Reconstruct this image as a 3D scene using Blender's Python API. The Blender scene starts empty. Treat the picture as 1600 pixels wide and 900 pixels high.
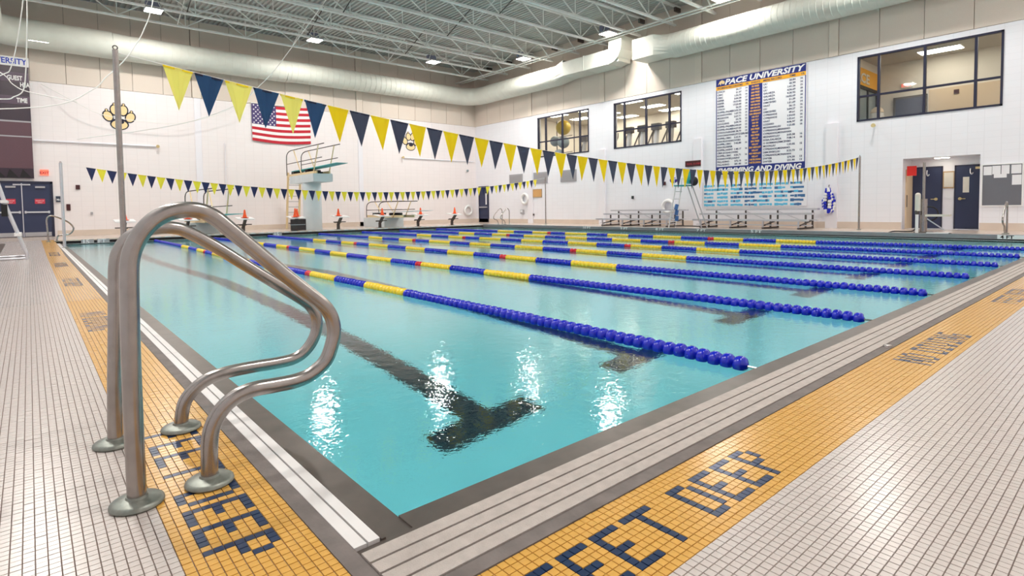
import bpy, math, random
import numpy as np
from mathutils import Vector, Matrix
random.seed(7)
S = bpy.context.scene
COL = S.collection

# ------------------------------------------------------------------ camera
cd = bpy.data.cameras.new('camera'); cam = bpy.data.objects.new('camera', cd); COL.objects.link(cam)
F_PX = 875.648
cd.sensor_width = 36; cd.lens = F_PX * 36 / 1600
cd.shift_x = (800 - 791.477) / 1600; cd.shift_y = (366.146 - 450) / 1600
cd.clip_start = 0.02; cd.clip_end = 200
CAM = Vector((-0.8787, -1.5963, 1.0468))
vD = Vector((0.6475408, 0.76061022, -0.04650806)); vR = Vector((0.76094007, -0.64867281, -0.01392077)); vU = Vector((0.04075679, 0.02637558, 0.99882091))
cam.matrix_world = Matrix(((vR.x, vU.x, -vD.x, CAM.x), (vR.y, vU.y, -vD.y, CAM.y), (vR.z, vU.z, -vD.z, CAM.z), (0, 0, 0, 1)))
S.camera = cam
# ------------------------------------------------------------------ world, exposure
w = bpy.data.worlds.new('world'); S.world = w; w.use_nodes = True
w.node_tree.nodes['Background'].inputs[0].default_value = (0.8, 0.85, 1, 1)
w.node_tree.nodes['Background'].inputs[1].default_value = 0.3
S.view_settings.view_transform = 'Standard'; S.view_settings.look = 'None'; S.view_settings.gamma = 1
S.view_settings.use_curve_mapping = False
S.view_settings.exposure = 0.36
S.cycles.max_bounces = 9; S.cycles.transmission_bounces = 6
LAMP_W = 190.0

# ------------------------------------------------------------------ materials
def lin(c):
    return tuple(((v / 255) / 12.92 if v / 255 <= 0.04045 else ((v / 255 + 0.055) / 1.055) ** 2.4) for v in c)
MATS = {}
def mat(name, rgb, rough=0.6, metal=0.0, var=0.0, vscale=8.0, bump=0.0, bscale=40.0, emit=0.0, spec=0.5):
    m = bpy.data.materials.new(name); m.use_nodes = True; nt = m.node_tree; b = nt.nodes['Principled BSDF']
    c = lin(rgb) + (1,)
    b.inputs['Base Color'].default_value = c; b.inputs['Roughness'].default_value = rough; b.inputs['Metallic'].default_value = metal
    b.inputs['Specular IOR Level'].default_value = spec
    if emit:
        b.inputs['Emission Color'].default_value = c; b.inputs['Emission Strength'].default_value = emit
    if var or bump:
        tc = nt.nodes.new('ShaderNodeTexCoord'); n = nt.nodes.new('ShaderNodeTexNoise'); n.inputs['Scale'].default_value = vscale; n.inputs['Detail'].default_value = 4
        nt.links.new(tc.outputs['Object'], n.inputs['Vector'])
        if var:
            r = nt.nodes.new('ShaderNodeValToRGB')
            r.color_ramp.elements[0].position = 0.3; r.color_ramp.elements[1].position = 0.7
            r.color_ramp.elements[0].color = tuple(max(0, v * (1 - var)) for v in c[:3]) + (1,)
            r.color_ramp.elements[1].color = tuple(min(1, v * (1 + var * 0.5)) for v in c[:3]) + (1,)
            nt.links.new(n.outputs['Fac'], r.inputs['Fac']); nt.links.new(r.outputs['Color'], b.inputs['Base Color'])
        if bump:
            n2 = nt.nodes.new('ShaderNodeTexNoise'); n2.inputs['Scale'].default_value = bscale; nt.links.new(tc.outputs['Object'], n2.inputs['Vector'])
            bp = nt.nodes.new('ShaderNodeBump'); bp.inputs['Strength'].default_value = bump; bp.inputs['Distance'].default_value = 0.01
            nt.links.new(n2.outputs['Fac'], bp.inputs['Height']); nt.links.new(bp.outputs['Normal'], b.inputs['Normal'])
    MATS[name] = m
    return m
def grid_mat(name, rgb, grout, sx, sy, ox, oy, axes, gw=0.06, rough=0.22, bump=0.06, tone=0.06):
    """procedural rectangular tiling on world axes (objects using it sit at the origin)"""
    m = bpy.data.materials.new(name); m.use_nodes = True; nt = m.node_tree; b = nt.nodes['Principled BSDF']; N = nt.nodes.new; L = nt.links.new
    tc = N('ShaderNodeTexCoord'); sp = N('ShaderNodeSeparateXYZ'); L(tc.outputs['Object'], sp.inputs[0])
    masks = []; cells = []
    for ax, s, o in ((axes[0], sx, ox), (axes[1], sy, oy)):
        a = N('ShaderNodeMath'); a.operation = 'SUBTRACT'; L(sp.outputs[ax], a.inputs[0]); a.inputs[1].default_value = o
        d = N('ShaderNodeMath'); d.operation = 'DIVIDE'; L(a.outputs[0], d.inputs[0]); d.inputs[1].default_value = s
        fl = N('ShaderNodeMath'); fl.operation = 'FLOOR'; L(d.outputs[0], fl.inputs[0]); cells.append(fl)
        fr = N('ShaderNodeMath'); fr.operation = 'FRACT'; L(d.outputs[0], fr.inputs[0])
        p = N('ShaderNodeMath'); p.operation = 'PINGPONG'; L(fr.outputs[0], p.inputs[0]); p.inputs[1].default_value = 0.5
        g = N('ShaderNodeMath'); g.operation = 'GREATER_THAN'; L(p.outputs[0], g.inputs[0]); g.inputs[1].default_value = gw; masks.append(g)
    mu = N('ShaderNodeMath'); mu.operation = 'MULTIPLY'; L(masks[0].outputs[0], mu.inputs[0]); L(masks[1].outputs[0], mu.inputs[1])
    cb = N('ShaderNodeCombineXYZ'); L(cells[0].outputs[0], cb.inputs[0]); L(cells[1].outputs[0], cb.inputs[1])
    wn = N('ShaderNodeTexWhiteNoise'); L(cb.outputs[0], wn.inputs['Vector'])
    c = lin(rgb)
    cm = N('ShaderNodeMix'); cm.data_type = 'RGBA'; L(wn.outputs['Value'], cm.inputs[0])
    cm.inputs[6].default_value = tuple(v * (1 - tone) for v in c) + (1,); cm.inputs[7].default_value = tuple(min(1, v * (1 + tone)) for v in c) + (1,)
    mx = N('ShaderNodeMix'); mx.data_type = 'RGBA'; L(mu.outputs[0], mx.inputs[0]); mx.inputs[6].default_value = lin(grout) + (1,); L(cm.outputs[2], mx.inputs[7])
    L(mx.outputs[2], b.inputs['Base Color']); b.inputs['Roughness'].default_value = rough
    if bump:
        bp = N('ShaderNodeBump'); bp.inputs['Strength'].default_value = bump; bp.inputs['Distance'].default_value = 0.005
        L(mu.outputs[0], bp.inputs['Height']); L(bp.outputs['Normal'], b.inputs['Normal'])
    MATS[name] = m
    return m
TP = 0.0283                                   # mosaic pitch
grid_mat('white_tile_left', (208, 200, 195), (140, 128, 120), TP, TP, -0.2533, 0.1915, (0, 1))
grid_mat('yellow_tile_left', (218, 168, 84), (150, 118, 90), TP, TP, -0.2533, 0.1915, (0, 1))
grid_mat('white_tile_near', (208, 200, 195), (140, 128, 124), TP, TP, 0.746, -0.42, (0, 1))
grid_mat('yellow_tile_near', (218, 168, 84), (150, 118, 90), TP, TP, 0.746, -0.42, (0, 1))
grid_mat('tan_deck', (204, 190, 178), (186, 170, 158), 0.1, 0.1, 0, 0, (0, 1), gw=0.03)
grid_mat('block_far', (240, 233, 233), (234, 227, 227), 0.4, 0.2, 0, 0.17, (0, 2), gw=0.025, rough=0.5, tone=0.008, bump=0.02)
grid_mat('block_right', (238, 238, 244), (232, 232, 238), 0.4, 0.2, 0, 0.17, (1, 2), gw=0.025, rough=0.5, tone=0.008, bump=0.02)
mat('tile_white', (206, 197, 191), 0.24, var=0.05, vscale=34)
mat('tile_yellow', (218, 168, 84), 0.24, var=0.06, vscale=34)
mat('tile_navy', (24, 48, 84), 0.28, var=0.15, vscale=34)
mat('grout', (136, 120, 112), 0.9, var=0.2, vscale=3)
mat('base_tile', (220, 204, 190), 0.5, var=0.04, vscale=3)
mat('upper_panel', (222, 209, 197), 0.85, var=0.06, vscale=60, bump=0.25, bscale=120)
mat('panel_gap', (150, 138, 128), 0.9)
mat('column', (226, 213, 200), 0.8, var=0.03)
mat('column_white', (238, 236, 242), 0.6)
mat('steel_paint', (236, 236, 232), 0.5, var=0.05, vscale=4)
mat('deck_metal', (196, 194, 190), 0.55, var=0.06, vscale=0.7)
mat('dark_steel', (84, 76, 72), 0.6)
mat('duct_paint', (214, 215, 205), 0.55, metal=0.0, var=0.05, vscale=3)
mat('stainless', (168, 162, 158), 0.24, metal=0.95, var=0.12, vscale=22)
mat('stainless_dark', (112, 104, 98), 0.36, metal=0.6, var=0.16, vscale=9)
mat('flange_metal', (142, 146, 138), 0.42, metal=0.7, var=0.25, vscale=30)
mat('curb_stone', (118, 110, 106), 0.7, var=0.22, vscale=12, bump=0.15)
mat('grate_white', (228, 226, 224), 0.5, var=0.06, vscale=6)
mat('slat_concrete', (186, 177, 170), 0.75, var=0.12, vscale=25, bump=0.3, bscale=260)
mat('black', (22, 20, 22), 0.6)
mat('white_paint', (240, 240, 240), 0.45)
mat('offwhite', (226, 220, 208), 0.5, var=0.03)
mat('navy_door', (44, 52, 84), 0.45, var=0.05, vscale=2)
mat('navy_frame', (30, 32, 58), 0.45)
mat('purple_board', (52, 34, 50), 0.35, var=0.12, vscale=60)
mat('purple_band', (88, 70, 88), 0.4, var=0.05, vscale=30)
mat('brown_board', (96, 66, 76), 0.45, var=0.08, vscale=60)
mat('blue_text', (36, 66, 190), 0.5)
mat('red_sign', (206, 52, 74), 0.5)
mat('exit_glow', (255, 120, 96), 0.5, emit=0.5)
mat('exit_dark', (70, 24, 28), 0.5)
mat('fire_red', (168, 40, 40), 0.45)
mat('sign_navy', (46, 56, 76), 0.5)
mat('flag_red', (192, 26, 46), 0.7)
mat('flag_white', (240, 236, 236), 0.7)
mat('flag_blue', (72, 58, 112), 0.7)
mat('paw_gold', (238, 212, 158), 0.6)
mat('paw_navy', (22, 22, 48), 0.6)
mat('board_navy', (22, 38, 122), 0.5)
mat('board_gold', (246, 176, 36), 0.5)
mat('board_text', (52, 58, 96), 0.6)
mat('board_orange', (240, 178, 70), 0.6)
mat('poster_blue', (96, 190, 226), 0.5)
mat('poster_dark', (60, 110, 160), 0.5)
mat('vent_grey', (172, 170, 174), 0.5)
mat('parapet_grey', (146, 144, 148), 0.45, metal=0.3, var=0.08, vscale=4)
mat('cork', (218, 168, 108), 0.85, var=0.12, vscale=60)
mat('felt_grey', (112, 114, 122), 0.9, var=0.05, vscale=80)
mat('paper', (236, 236, 240), 0.7)
mat('aluminium', (206, 206, 212), 0.35, metal=0.5, var=0.04)
mat('float_blue', (6, 30, 190), 0.22, spec=0.6)
mat('float_yellow', (250, 214, 52), 0.25, spec=0.6)
mat('float_red', (214, 30, 52), 0.25)
mat('rope_white', (236, 234, 230), 0.7)
mat('teal', (52, 172, 172), 0.45)
mat('board_teal', (74, 186, 190), 0.6, var=0.05)
mat('purple_cloth', (96, 44, 150), 0.8)
mat('cream_rail', (232, 208, 164), 0.5)
mat('pier_paint', (216, 224, 228), 0.6, var=0.05, vscale=2)
mat('cone_orange', (250, 92, 34), 0.5)
mat('pool_shell', (238, 250, 252), 0.6, var=0.03, vscale=2)
mat('lane_tile', (14, 26, 42), 0.6, var=0.35, vscale=14)
mat('gym_wall', (232, 224, 212), 0.7)
mat('gym_ceiling', (210, 202, 192), 0.8)
mat('gym_floor', (120, 112, 108), 0.8)
mat('hall_tan', (224, 200, 168), 0.7)
mat('ball_yellow', (206, 170, 48), 0.4)
mat('ball_grey', (142, 154, 158), 0.4)
mat('machine_grey', (112, 106, 106), 0.45, metal=0.2)
mat('machine_white', (224, 222, 222), 0.45)
mat('troffer', (255, 246, 226), 0.5, emit=13.0)
mat('lamp_glow', (255, 252, 244), 0.5, emit=14.0)
mat('lamp_blue', (120, 124, 150), 0.5)
mat('brown_wood', (190, 160, 120), 0.7, var=0.06)
mat('red_cloth', (226, 40, 34), 0.6)
mat('brass', (210, 190, 140), 0.3, metal=0.7)
mat('wrap_grey', (72, 62, 62), 0.7, var=0.25, vscale=10)
mat('foam_blue', (70, 110, 170), 0.7)

def pennant_mat(name, rgb, trans):
    m = bpy.data.materials.new(name); m.use_nodes = True; nt = m.node_tree; b = nt.nodes['Principled BSDF']
    b.inputs['Base Color'].default_value = lin(rgb) + (1,); b.inputs['Roughness'].default_value = 0.6
    t = nt.nodes.new('ShaderNodeBsdfTranslucent'); t.inputs[0].default_value = lin(rgb) + (1,)
    mx = nt.nodes.new('ShaderNodeMixShader'); mx.inputs[0].default_value = trans
    nt.links.new(b.outputs[0], mx.inputs[1]); nt.links.new(t.outputs[0], mx.inputs[2]); nt.links.new(mx.outputs[0], nt.nodes['Material Output'].inputs[0])
    MATS[name] = m
pennant_mat('nylon_yellow', (255, 250, 160), 0.55); pennant_mat('nylon_blue', (44, 92, 140), 0.4)
pennant_mat('vinyl_yellow', (255, 232, 10), 0.5); pennant_mat('vinyl_blue', (60, 68, 92), 0.15)
pennant_mat('far_yellow', (255, 246, 90), 0.45); pennant_mat('far_blue', (36, 46, 96), 0.15)
mat('hem_yellow', (248, 216, 20), 0.7); mat('hem_blue', (26, 34, 62), 0.7)

def glass_mat():
    m = bpy.data.materials.new('pane_glass'); m.use_nodes = True; nt = m.node_tree; N = nt.nodes.new
    t = N('ShaderNodeBsdfTransparent'); t.inputs[0].default_value = (0.93, 0.95, 0.96, 1); g = N('ShaderNodeBsdfGlossy'); g.inputs['Roughness'].default_value = 0.02
    lw = N('ShaderNodeLayerWeight'); lw.inputs[0].default_value = 0.5; pw_ = N('ShaderNodeMath'); pw_.operation = 'POWER'; nt.links.new(lw.outputs['Facing'], pw_.inputs[0]); pw_.inputs[1].default_value = 4.0; f = N('ShaderNodeMath'); f.operation = 'MULTIPLY_ADD'; nt.links.new(pw_.outputs[0], f.inputs[0]); f.inputs[1].default_value = 0.6; f.inputs[2].default_value = 0.03; mx = N('ShaderNodeMixShader')
    nt.links.new(f.outputs[0], mx.inputs[0]); nt.links.new(t.outputs[0], mx.inputs[1]); nt.links.new(g.outputs[0], mx.inputs[2]); nt.links.new(mx.outputs[0], nt.nodes['Material Output'].inputs[0])
    MATS['pane_glass'] = m
glass_mat()
def water_mat():
    m = bpy.data.materials.new('pool_water'); m.use_nodes = True; nt = m.node_tree; N = nt.nodes.new; L = nt.links.new
    b = nt.nodes['Principled BSDF']
    b.inputs['Base Color'].default_value = (0.25, 0.91, 1.0, 1); b.inputs['Transmission Weight'].default_value = 1.0
    b.inputs['IOR'].default_value = 1.333; b.inputs['Roughness'].default_value = 0.0
    tc = N('ShaderNodeTexCoord')
    n1 = N('ShaderNodeTexNoise'); n1.inputs['Scale'].default_value = 11.0; n1.inputs['Detail'].default_value = 3; L(tc.outputs['Object'], n1.inputs['Vector'])
    n2 = N('ShaderNodeTexNoise'); n2.inputs['Scale'].default_value = 46.0; n2.inputs['Detail'].default_value = 2; L(tc.outputs['Object'], n2.inputs['Vector'])
    ad = N('ShaderNodeMath'); ad.operation = 'MULTIPLY_ADD'; L(n2.outputs['Fac'], ad.inputs[0]); ad.inputs[1].default_value = 0.30; L(n1.outputs['Fac'], ad.inputs[2])
    bp = N('ShaderNodeBump'); bp.inputs['Strength'].default_value = 0.45; bp.inputs['Distance'].default_value = 0.006
    L(ad.outputs[0], bp.inputs['Height']); L(bp.outputs['Normal'], b.inputs['Normal'])
    MATS['pool_water'] = m
water_mat()

# ------------------------------------------------------------------ mesh helpers
class MB:
    def __init__(s): s.v = []; s.f = []; s.m = []; s.slot = 0
    def quad(s, a, b, c, d):
        n = len(s.v); s.v += [tuple(a), tuple(b), tuple(c), tuple(d)]; s.f.append((n, n + 1, n + 2, n + 3)); s.m.append(s.slot); return s
    def poly(s, pts):
        n = len(s.v); s.v += [tuple(p) for p in pts]; s.f.append(tuple(range(n, n + len(pts)))); s.m.append(s.slot); return s
    def box(s, x0, x1, y0, y1, z0, z1):
        x0, x1 = sorted((x0, x1)); y0, y1 = sorted((y0, y1)); z0, z1 = sorted((z0, z1))
        n = len(s.v)
        s.v += [(x0, y0, z0), (x1, y0, z0), (x1, y1, z0), (x0, y1, z0), (x0, y0, z1), (x1, y0, z1), (x1, y1, z1), (x0, y1, z1)]
        for q in ((0, 3, 2, 1), (4, 5, 6, 7), (0, 1, 5, 4), (1, 2, 6, 5), (2, 3, 7, 6), (3, 0, 4, 7)):
            s.f.append(tuple(n + i for i in q)); s.m.append(s.slot)
        return s
    def tube(s, pts, r, n=10, r2=None, cap=True):
        pts = [Vector(p) for p in pts]; k = len(pts); up = None; rings = []
        for i, p in enumerate(pts):
            d = (pts[min(i + 1, k - 1)] - pts[max(i - 1, 0)]).normalized()
            if up is None:
                up = d.orthogonal().normalized()
            else:
                up = (up - d * up.dot(d)).normalized()
            sd = d.cross(up); rr = r if r2 is None else r + (r2 - r) * i / (k - 1)
            base = len(s.v); rings.append(base)
            for j in range(n):
                a = 2 * math.pi * j / n; s.v.append(tuple(p + (up * math.cos(a) + sd * math.sin(a)) * rr))
        for a, b in zip(rings[:-1], rings[1:]):
            for j in range(n):
                s.f.append((a + j, a + (j + 1) % n, b + (j + 1) % n, b + j)); s.m.append(s.slot)
        if cap:
            s.f.append(tuple(rings[0] + j for j in reversed(range(n)))); s.m.append(s.slot)
            s.f.append(tuple(rings[-1] + j for j in range(n))); s.m.append(s.slot)
        return s
    def bar(s, a, b, wdt, hgt=None):
        """rectangular bar between two points"""
        a = Vector(a); b = Vector(b); hgt = hgt or wdt; d = (b - a).normalized()
        ref = Vector((0, 0, 1)) if abs(d.z) < 0.95 else Vector((1, 0, 0))
        sd = d.cross(ref).normalized() * wdt / 2; up = sd.cross(d).normalized() * hgt / 2
        n = len(s.v)
        for p in (a, b):
            s.v += [tuple(p - sd - up), tuple(p + sd - up), tuple(p + sd + up), tuple(p - sd + up)]
        for q in ((0, 3, 2, 1), (4, 5, 6, 7), (0, 1, 5, 4), (1, 2, 6, 5), (2, 3, 7, 6), (3, 0, 4, 7)):
            s.f.append(tuple(n + i for i in q)); s.m.append(s.slot)
        return s
    def lathe(s, prof, c=(0, 0, 0), axis='z', n=20):
        c = Vector(c); rings = []
        for r, h in prof:
            base = len(s.v); rings.append(base)
            for j in range(n):
                a = 2 * math.pi * j / n; u, v = r * math.cos(a), r * math.sin(a)
                p = {'z': (u, v, h), 'y': (v, h, u), 'x': (h, u, v)}[axis]
                s.v.append(tuple(c + Vector(p)))
        for a, b in zip(rings[:-1], rings[1:]):
            for j in range(n):
                s.f.append((a + j, a + (j + 1) % n, b + (j + 1) % n, b + j)); s.m.append(s.slot)
        for rg, rev in ((rings[0], True), (rings[-1], False)):
            s.f.append(tuple(rg + j for j in (reversed(range(n)) if rev else range(n)))); s.m.append(s.slot)
        return s
    def torus(s, c, R, r, axis='y', n=24, k=8):
        c = Vector(c); st = len(s.v)
        for i in range(n):
            a = 2 * math.pi * i / n
            for j in range(k):
                b = 2 * math.pi * j / k; q = R + r * math.cos(b); h = r * math.sin(b); u, v = q * math.cos(a), q * math.sin(a)
                s.v.append(tuple(c + Vector({'z': (u, v, h), 'y': (u, h, v), 'x': (h, u, v)}[axis])))
        for i in range(n):
            for j in range(k):
                s.f.append((st + i * k + j, st + ((i + 1) % n) * k + j, st + ((i + 1) % n) * k + (j + 1) % k, st + i * k + (j + 1) % k)); s.m.append(s.slot)
        return s
    def ball(s, c, r, n=16, k=10, sc=(1, 1, 1)):
        return s.lathe([(max(1e-4, r * math.sin(math.pi * i / k)), -r * math.cos(math.pi * i / k) * sc[2]) for i in range(k + 1)], c, 'z', n)
    def build(s, name, m, parent=None, smooth=False):
        me = bpy.data.meshes.new(name)
        off = parent_loc(parent) if parent else (0, 0, 0)
        me.from_pydata([(x - off[0], y - off[1], z - off[2]) for x, y, z in s.v], [], s.f)
        for mm in (m if isinstance(m, (list, tuple)) else [m]): me.materials.append(MATS[mm])
        if isinstance(m, (list, tuple)): me.polygons.foreach_set('material_index', s.m)
        if smooth: me.polygons.foreach_set('use_smooth', [True] * len(me.polygons))
        me.update()
        o = bpy.data.objects.new(name, me); COL.objects.link(o)
        if parent: o.parent = parent
        if smooth:
            try: me.set_sharp_from_angle(angle=math.radians(42))
            except Exception: pass
        return o
def parent_loc(o):
    v = Vector((0, 0, 0))
    while o is not None: v = v + o.location; o = o.parent
    return v
def tag(o, label=None, cat=None, group=None, kind=None):
    if label: o['label'] = label
    if cat: o['category'] = cat
    if group: o['group'] = group
    if kind: o['kind'] = kind
    return o
def thing(name, label, cat, loc=(0, 0, 0), group=None):
    o = bpy.data.objects.new(name, None); COL.objects.link(o); o.location = loc; o.empty_display_size = 0.1
    return tag(o, label, cat, group)
def struct(o): o['kind'] = 'structure'; return o
def copy_tree(root, loc, label=None):
    r = root.copy(); COL.objects.link(r); r.location = loc
    if label: r['label'] = label
    for ch in list(root.children):
        c = ch.copy(); COL.objects.link(c); c.parent = r
        for g in ch.children:
            d = g.copy(); COL.objects.link(d); d.parent = c
    return r
FACE = {'right': Matrix(((0, 0, -1), (-1, 0, 0), (0, 1, 0))), 'far': Matrix(((1, 0, 0), (0, 0, -1), (0, 1, 0)))}
def text(body, size, loc, face, m, parent=None, name='lettering', align='LEFT', shear=0.0, sx=1.0, ext=0.002, bold=0.0, line=1.0):
    cu = bpy.data.curves.new(name, 'FONT'); cu.body = body; cu.size = size; cu.align_x = align; cu.shear = shear; cu.extrude = ext; cu.offset = bold; cu.resolution_u = 2; cu.space_line = line
    t = bpy.data.objects.new('tmp_text', cu)
    me = bpy.data.meshes.new_from_object(t)
    bpy.data.objects.remove(t); bpy.data.curves.remove(cu)
    M = FACE[face].to_4x4() if isinstance(face, str) else face.to_4x4()
    off = parent_loc(parent) if parent else Vector((0, 0, 0))
    me.transform(Matrix.Translation(Vector(loc) - off) @ M @ Matrix.Diagonal((sx, 1, 1, 1)))
    me.materials.clear(); me.materials.append(MATS[m]); me.name = name
    o = bpy.data.objects.new(name, me); COL.objects.link(o)
    if parent: o.parent = parent
    return o
def B(*a): return MB().box(*a)
ORD = ['first', 'second', 'third', 'fourth', 'fifth', 'sixth', 'seventh', 'eighth', 'ninth', 'tenth', 'eleventh', 'twelfth', 'thirteenth', 'fourteenth']

# ------------------------------------------------------------------ room shell
XL, XR, YN, YF = -2.9, 21.2, -4.4, 27.3
ZD, ZH, ZB, ZC = 0.06, 0.17, 6.28, 9.75          # near deck, raised deck, block/panel boundary, roof deck
WAT_X, WAT_Y = 18.29, 22.86
def wall_cells(ys, zs, holes, mk):
    for y0, y1 in zip(ys[:-1], ys[1:]):
        for z0, z1 in zip(zs[:-1], zs[1:]):
            cy, cz = (y0 + y1) / 2, (z0 + z1) / 2
            if not any(h[0] < cy < h[1] and h[2] < cz < h[3] for h in holes): mk(y0, y1, z0, z1)
WIN = [(17.70, 21.50, 3.88, 6.10), (12.33, 16.08, 3.88, 6.10), (1.60, 5.44, 3.88, 6.10)]
ALC = (2.08, 4.06, 0.17, 2.49)
holes = WIN + [ALC]
ys = sorted({YN, YF + 0.25} | {h[0] for h in holes} | {h[1] for h in holes}); zs = sorted({-0.3, ZB} | {h[2] for h in holes} | {h[3] for h in holes})
mb = MB(); wall_cells(ys, zs, holes, lambda a, b, c, d: mb.box(XR, XR + 0.25, a, b, c, d))
wall_right = struct(mb.build('wall_right', 'block_right'))
wall_far = struct(B(XL - 0.25, XR, YF, YF + 0.25, -0.3, ZB).build('wall_far', 'block_far'))
wall_left = struct(B(XL - 0.25, XL, YN, YF, -0.3, ZC).build('wall_left', 'block_right'))
wall_near = struct(B(XL - 0.25, XR + 0.25, YN - 0.25, YN, -0.3, ZC).build('wall_near', 'block_far'))
wru = struct(B(XR + 0.04, XR + 0.25, YN, YF + 0.25, ZB, ZC).build('wall_right_upper', 'panel_gap'))
wfu = struct(B(XL - 0.25, XR + 0.04, YF + 0.04, YF + 0.25, ZB, ZC).build('wall_far_upper', 'panel_gap'))
def panels(a, b, fn):
    n = max(1, round((b - a) / 1.2)); w_ = (b - a) / n
    for i in range(n): fn(a + i * w_ + 0.008, a + (i + 1) * w_ - 0.008)
RC = [0.9, 6.2, 11.5, 16.8, 22.1]
edges = [YN] + RC + [YF]
for i in range(len(edges) - 1):
    a = edges[i] + (0.16 if i else 0); b = edges[i + 1] - (0.16 if i + 1 < len(edges) - 1 else 0)
    panels(a, b, lambda p, q: B(XR - 0.015, XR + 0.04, p, q, ZB + 0.01, ZC).build('panel', 'upper_panel', wru))
for c in RC:
    B(XR - 0.05, XR + 0.04, c - 0.15, c + 0.15, ZB + 0.005, ZC).build('column_cover', 'column', wru)
    B(XR - 0.10, XR, c - 0.19, c + 0.19, 0.17, 3.92 if c > 5 else 3.4).build('pilaster', 'column_white', wall_right) if c > 5 else None
LC = [-2.9, 5.2, 13.2, XR]
for i in range(3):
    a = LC[i] + (0.2 if i else 0.02); b = LC[i + 1] - (0.2 if i < 2 else 0.0)
    panels(a, b, lambda p, q: B(p, q, YF - 0.015, YF + 0.04, ZB + 0.01, ZC).build('panel', 'upper_panel', wfu))
for c in LC[1:3]:
    B(c - 0.18, c + 0.18, YF - 0.05, YF + 0.04, ZB + 0.005, ZC).build('column_cover', 'column', wfu)
    B(c - 0.13, c + 0.13, YF - 0.03, YF, 0.17, ZB).build('pilaster', 'column_white', wall_far)
# base tile courses
bt = struct(MB().box(XR - 0.03, XR, YN, ALC[0] - 0.02, ZH, 0.40).box(XR - 0.03, XR, ALC[1] + 0.02, YF, ZH, 0.40).build('baseboard_right', 'base_tile'))
struct(MB().box(-0.02, XR, YF - 0.03, YF, ZH, 0.40).build('baseboard_far', 'base_tile'))
# roof deck: corrugated sheet, flutes along Y
mb = MB(); x = XL - 0.1; pitch = 0.2
while x < XR + 0.1:
    prof = [(x, ZC), (x + 0.07, ZC), (x + 0.085, ZC + 0.075), (x + 0.185, ZC + 0.075), (x + pitch, ZC)]
    for (xa, za), (xb, zb) in zip(prof[:-1], prof[1:]): mb.quad((xa, YN, za), (xb, YN, zb), (xb, YF + 0.2, zb), (xa, YF + 0.2, za))
    x += pitch
mb.box(XL - 0.25, XR + 0.25, YN - 0.25, YF + 0.25, ZC + 0.09, ZC + 0.2)
ceiling = struct(mb.build('ceiling', 'deck_metal'))

# ------------------------------------------------------------------ floor: slabs, mosaic tiles
BX, BW, BY = -0.2533, -0.2533 - 12 * TP, -0.42   # band edges: left band, its outer edge, near band start
BYW = BY - 12 * TP
FX0, FY1 = -2.6, 6.4                              # extent of individually modelled mosaic (left deck)
NX1, NY0 = 7.4, -2.3                              # and near deck
GZ = ZD - 0.004
def ramp(mb, x0, x1, y0, y1, z0, z1):
    mb.quad((x0, y0, z0), (x1, y0, z0), (x1, y1, z1), (x0, y1, z1)); return mb
floor = struct(MB().box(XL, XR, YN, NY0, -0.3, ZD).box(NX1, XR, NY0, BYW, -0.3, ZD).build('floor', 'white_tile_near'))
B(NX1, XR, BYW, BY, -0.3, ZD).build('band_slab', 'yellow_tile_near', floor)
MB().box(XL, FX0, NY0, FY1, -0.3, GZ).box(FX0, BX, NY0, FY1, -0.3, GZ).box(BX, NX1, NY0, BY, -0.3, GZ).build('grout_bed', 'grout', floor)
B(XL, FX0, NY0, FY1, GZ, ZD).build('deck_slab', 'white_tile_left', floor)
RY0, RY1 = 15.0, 21.5                              # the left deck rises gently to the diving end
mb = MB().box(XL, BW, FY1, RY0, -0.3, ZD); ramp(mb, XL, BW, RY0, RY1, ZD, ZH); mb.box(XL, BW, RY1, 23.3, -0.3, ZH)
mb.build('deck_slab', 'white_tile_left', floor)
mb = MB().box(BW, BX, FY1, RY0, -0.3, ZD); ramp(mb, BW, BX, RY0, RY1, ZD, ZH); mb.box(BW, BX, RY1, 23.3, -0.3, ZH)
mb.build('band_slab', 'yellow_tile_left', floor)
MB().box(XL, XR, 23.3, YF, -0.3, ZH).box(18.62, XR, 0.2, 23.3, -0.3, ZH).box(18.62, XR, -0.42, 0.2, -0.3, ZH - 0.03).build('deck_slab', 'tan_deck', floor)

FONT = {'F': ['1111', '1...', '1...', '111.', '1...', '1...', '1...'], 'E': ['1111', '1...', '1...', '111.', '1...', '1...', '1111'],
        'T': ['11111', '..1..', '..1..', '..1..', '..1..', '..1..', '..1..'], 'D': ['111.', '1..1', '1..1', '1..1', '1..1', '1..1', '111.'],
        'P': ['111.', '1..1', '1..1', '111.', '1...', '1...', '1...'], 'N': ['1..1', '11.1', '11.1', '1.11', '1.11', '1..1', '1..1'],
        'O': ['.11.', '1..1', '1..1', '1..1', '1..1', '1..1', '.11.'], 'I': ['111', '.1.', '.1.', '.1.', '.1.', '.1.', '111'],
        'V': ['1..1', '1..1', '1..1', '1..1', '1..1', '.11.', '.11.'], 'G': ['.111', '1...', '1...', '1.11', '1..1', '1..1', '.111']}
def layout(s):
    out = []; c = 0
    for ch in s:
        if ch == ' ': c += 3; continue
        g = FONT[ch]
        for r, row in enumerate(g):
            for k, v in enumerate(row):
                if v == '1': out.append((c + k, r))
        c += len(g[0]) + 1
    return out
navy_near, navy_left = set(), set()
FEET, NODIV = layout('FEET DEEP'), layout('NO DIVING')
k0 = round((0.746 - 0.746) / TP) - 23 - 1 + 0
for s, X0 in ((FEET, 0.746 - 24 * TP), (NODIV, 3.227), (FEET, 6.31), (NODIV, 9.4)):
    i0 = round((X0 - 0.746) / TP)
    for c, r in s: navy_near.add((i0 + c, -1 - 3 - r))             # cell (i,j): x=0.746+i*TP, y=BY+j*TP, j negative
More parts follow.
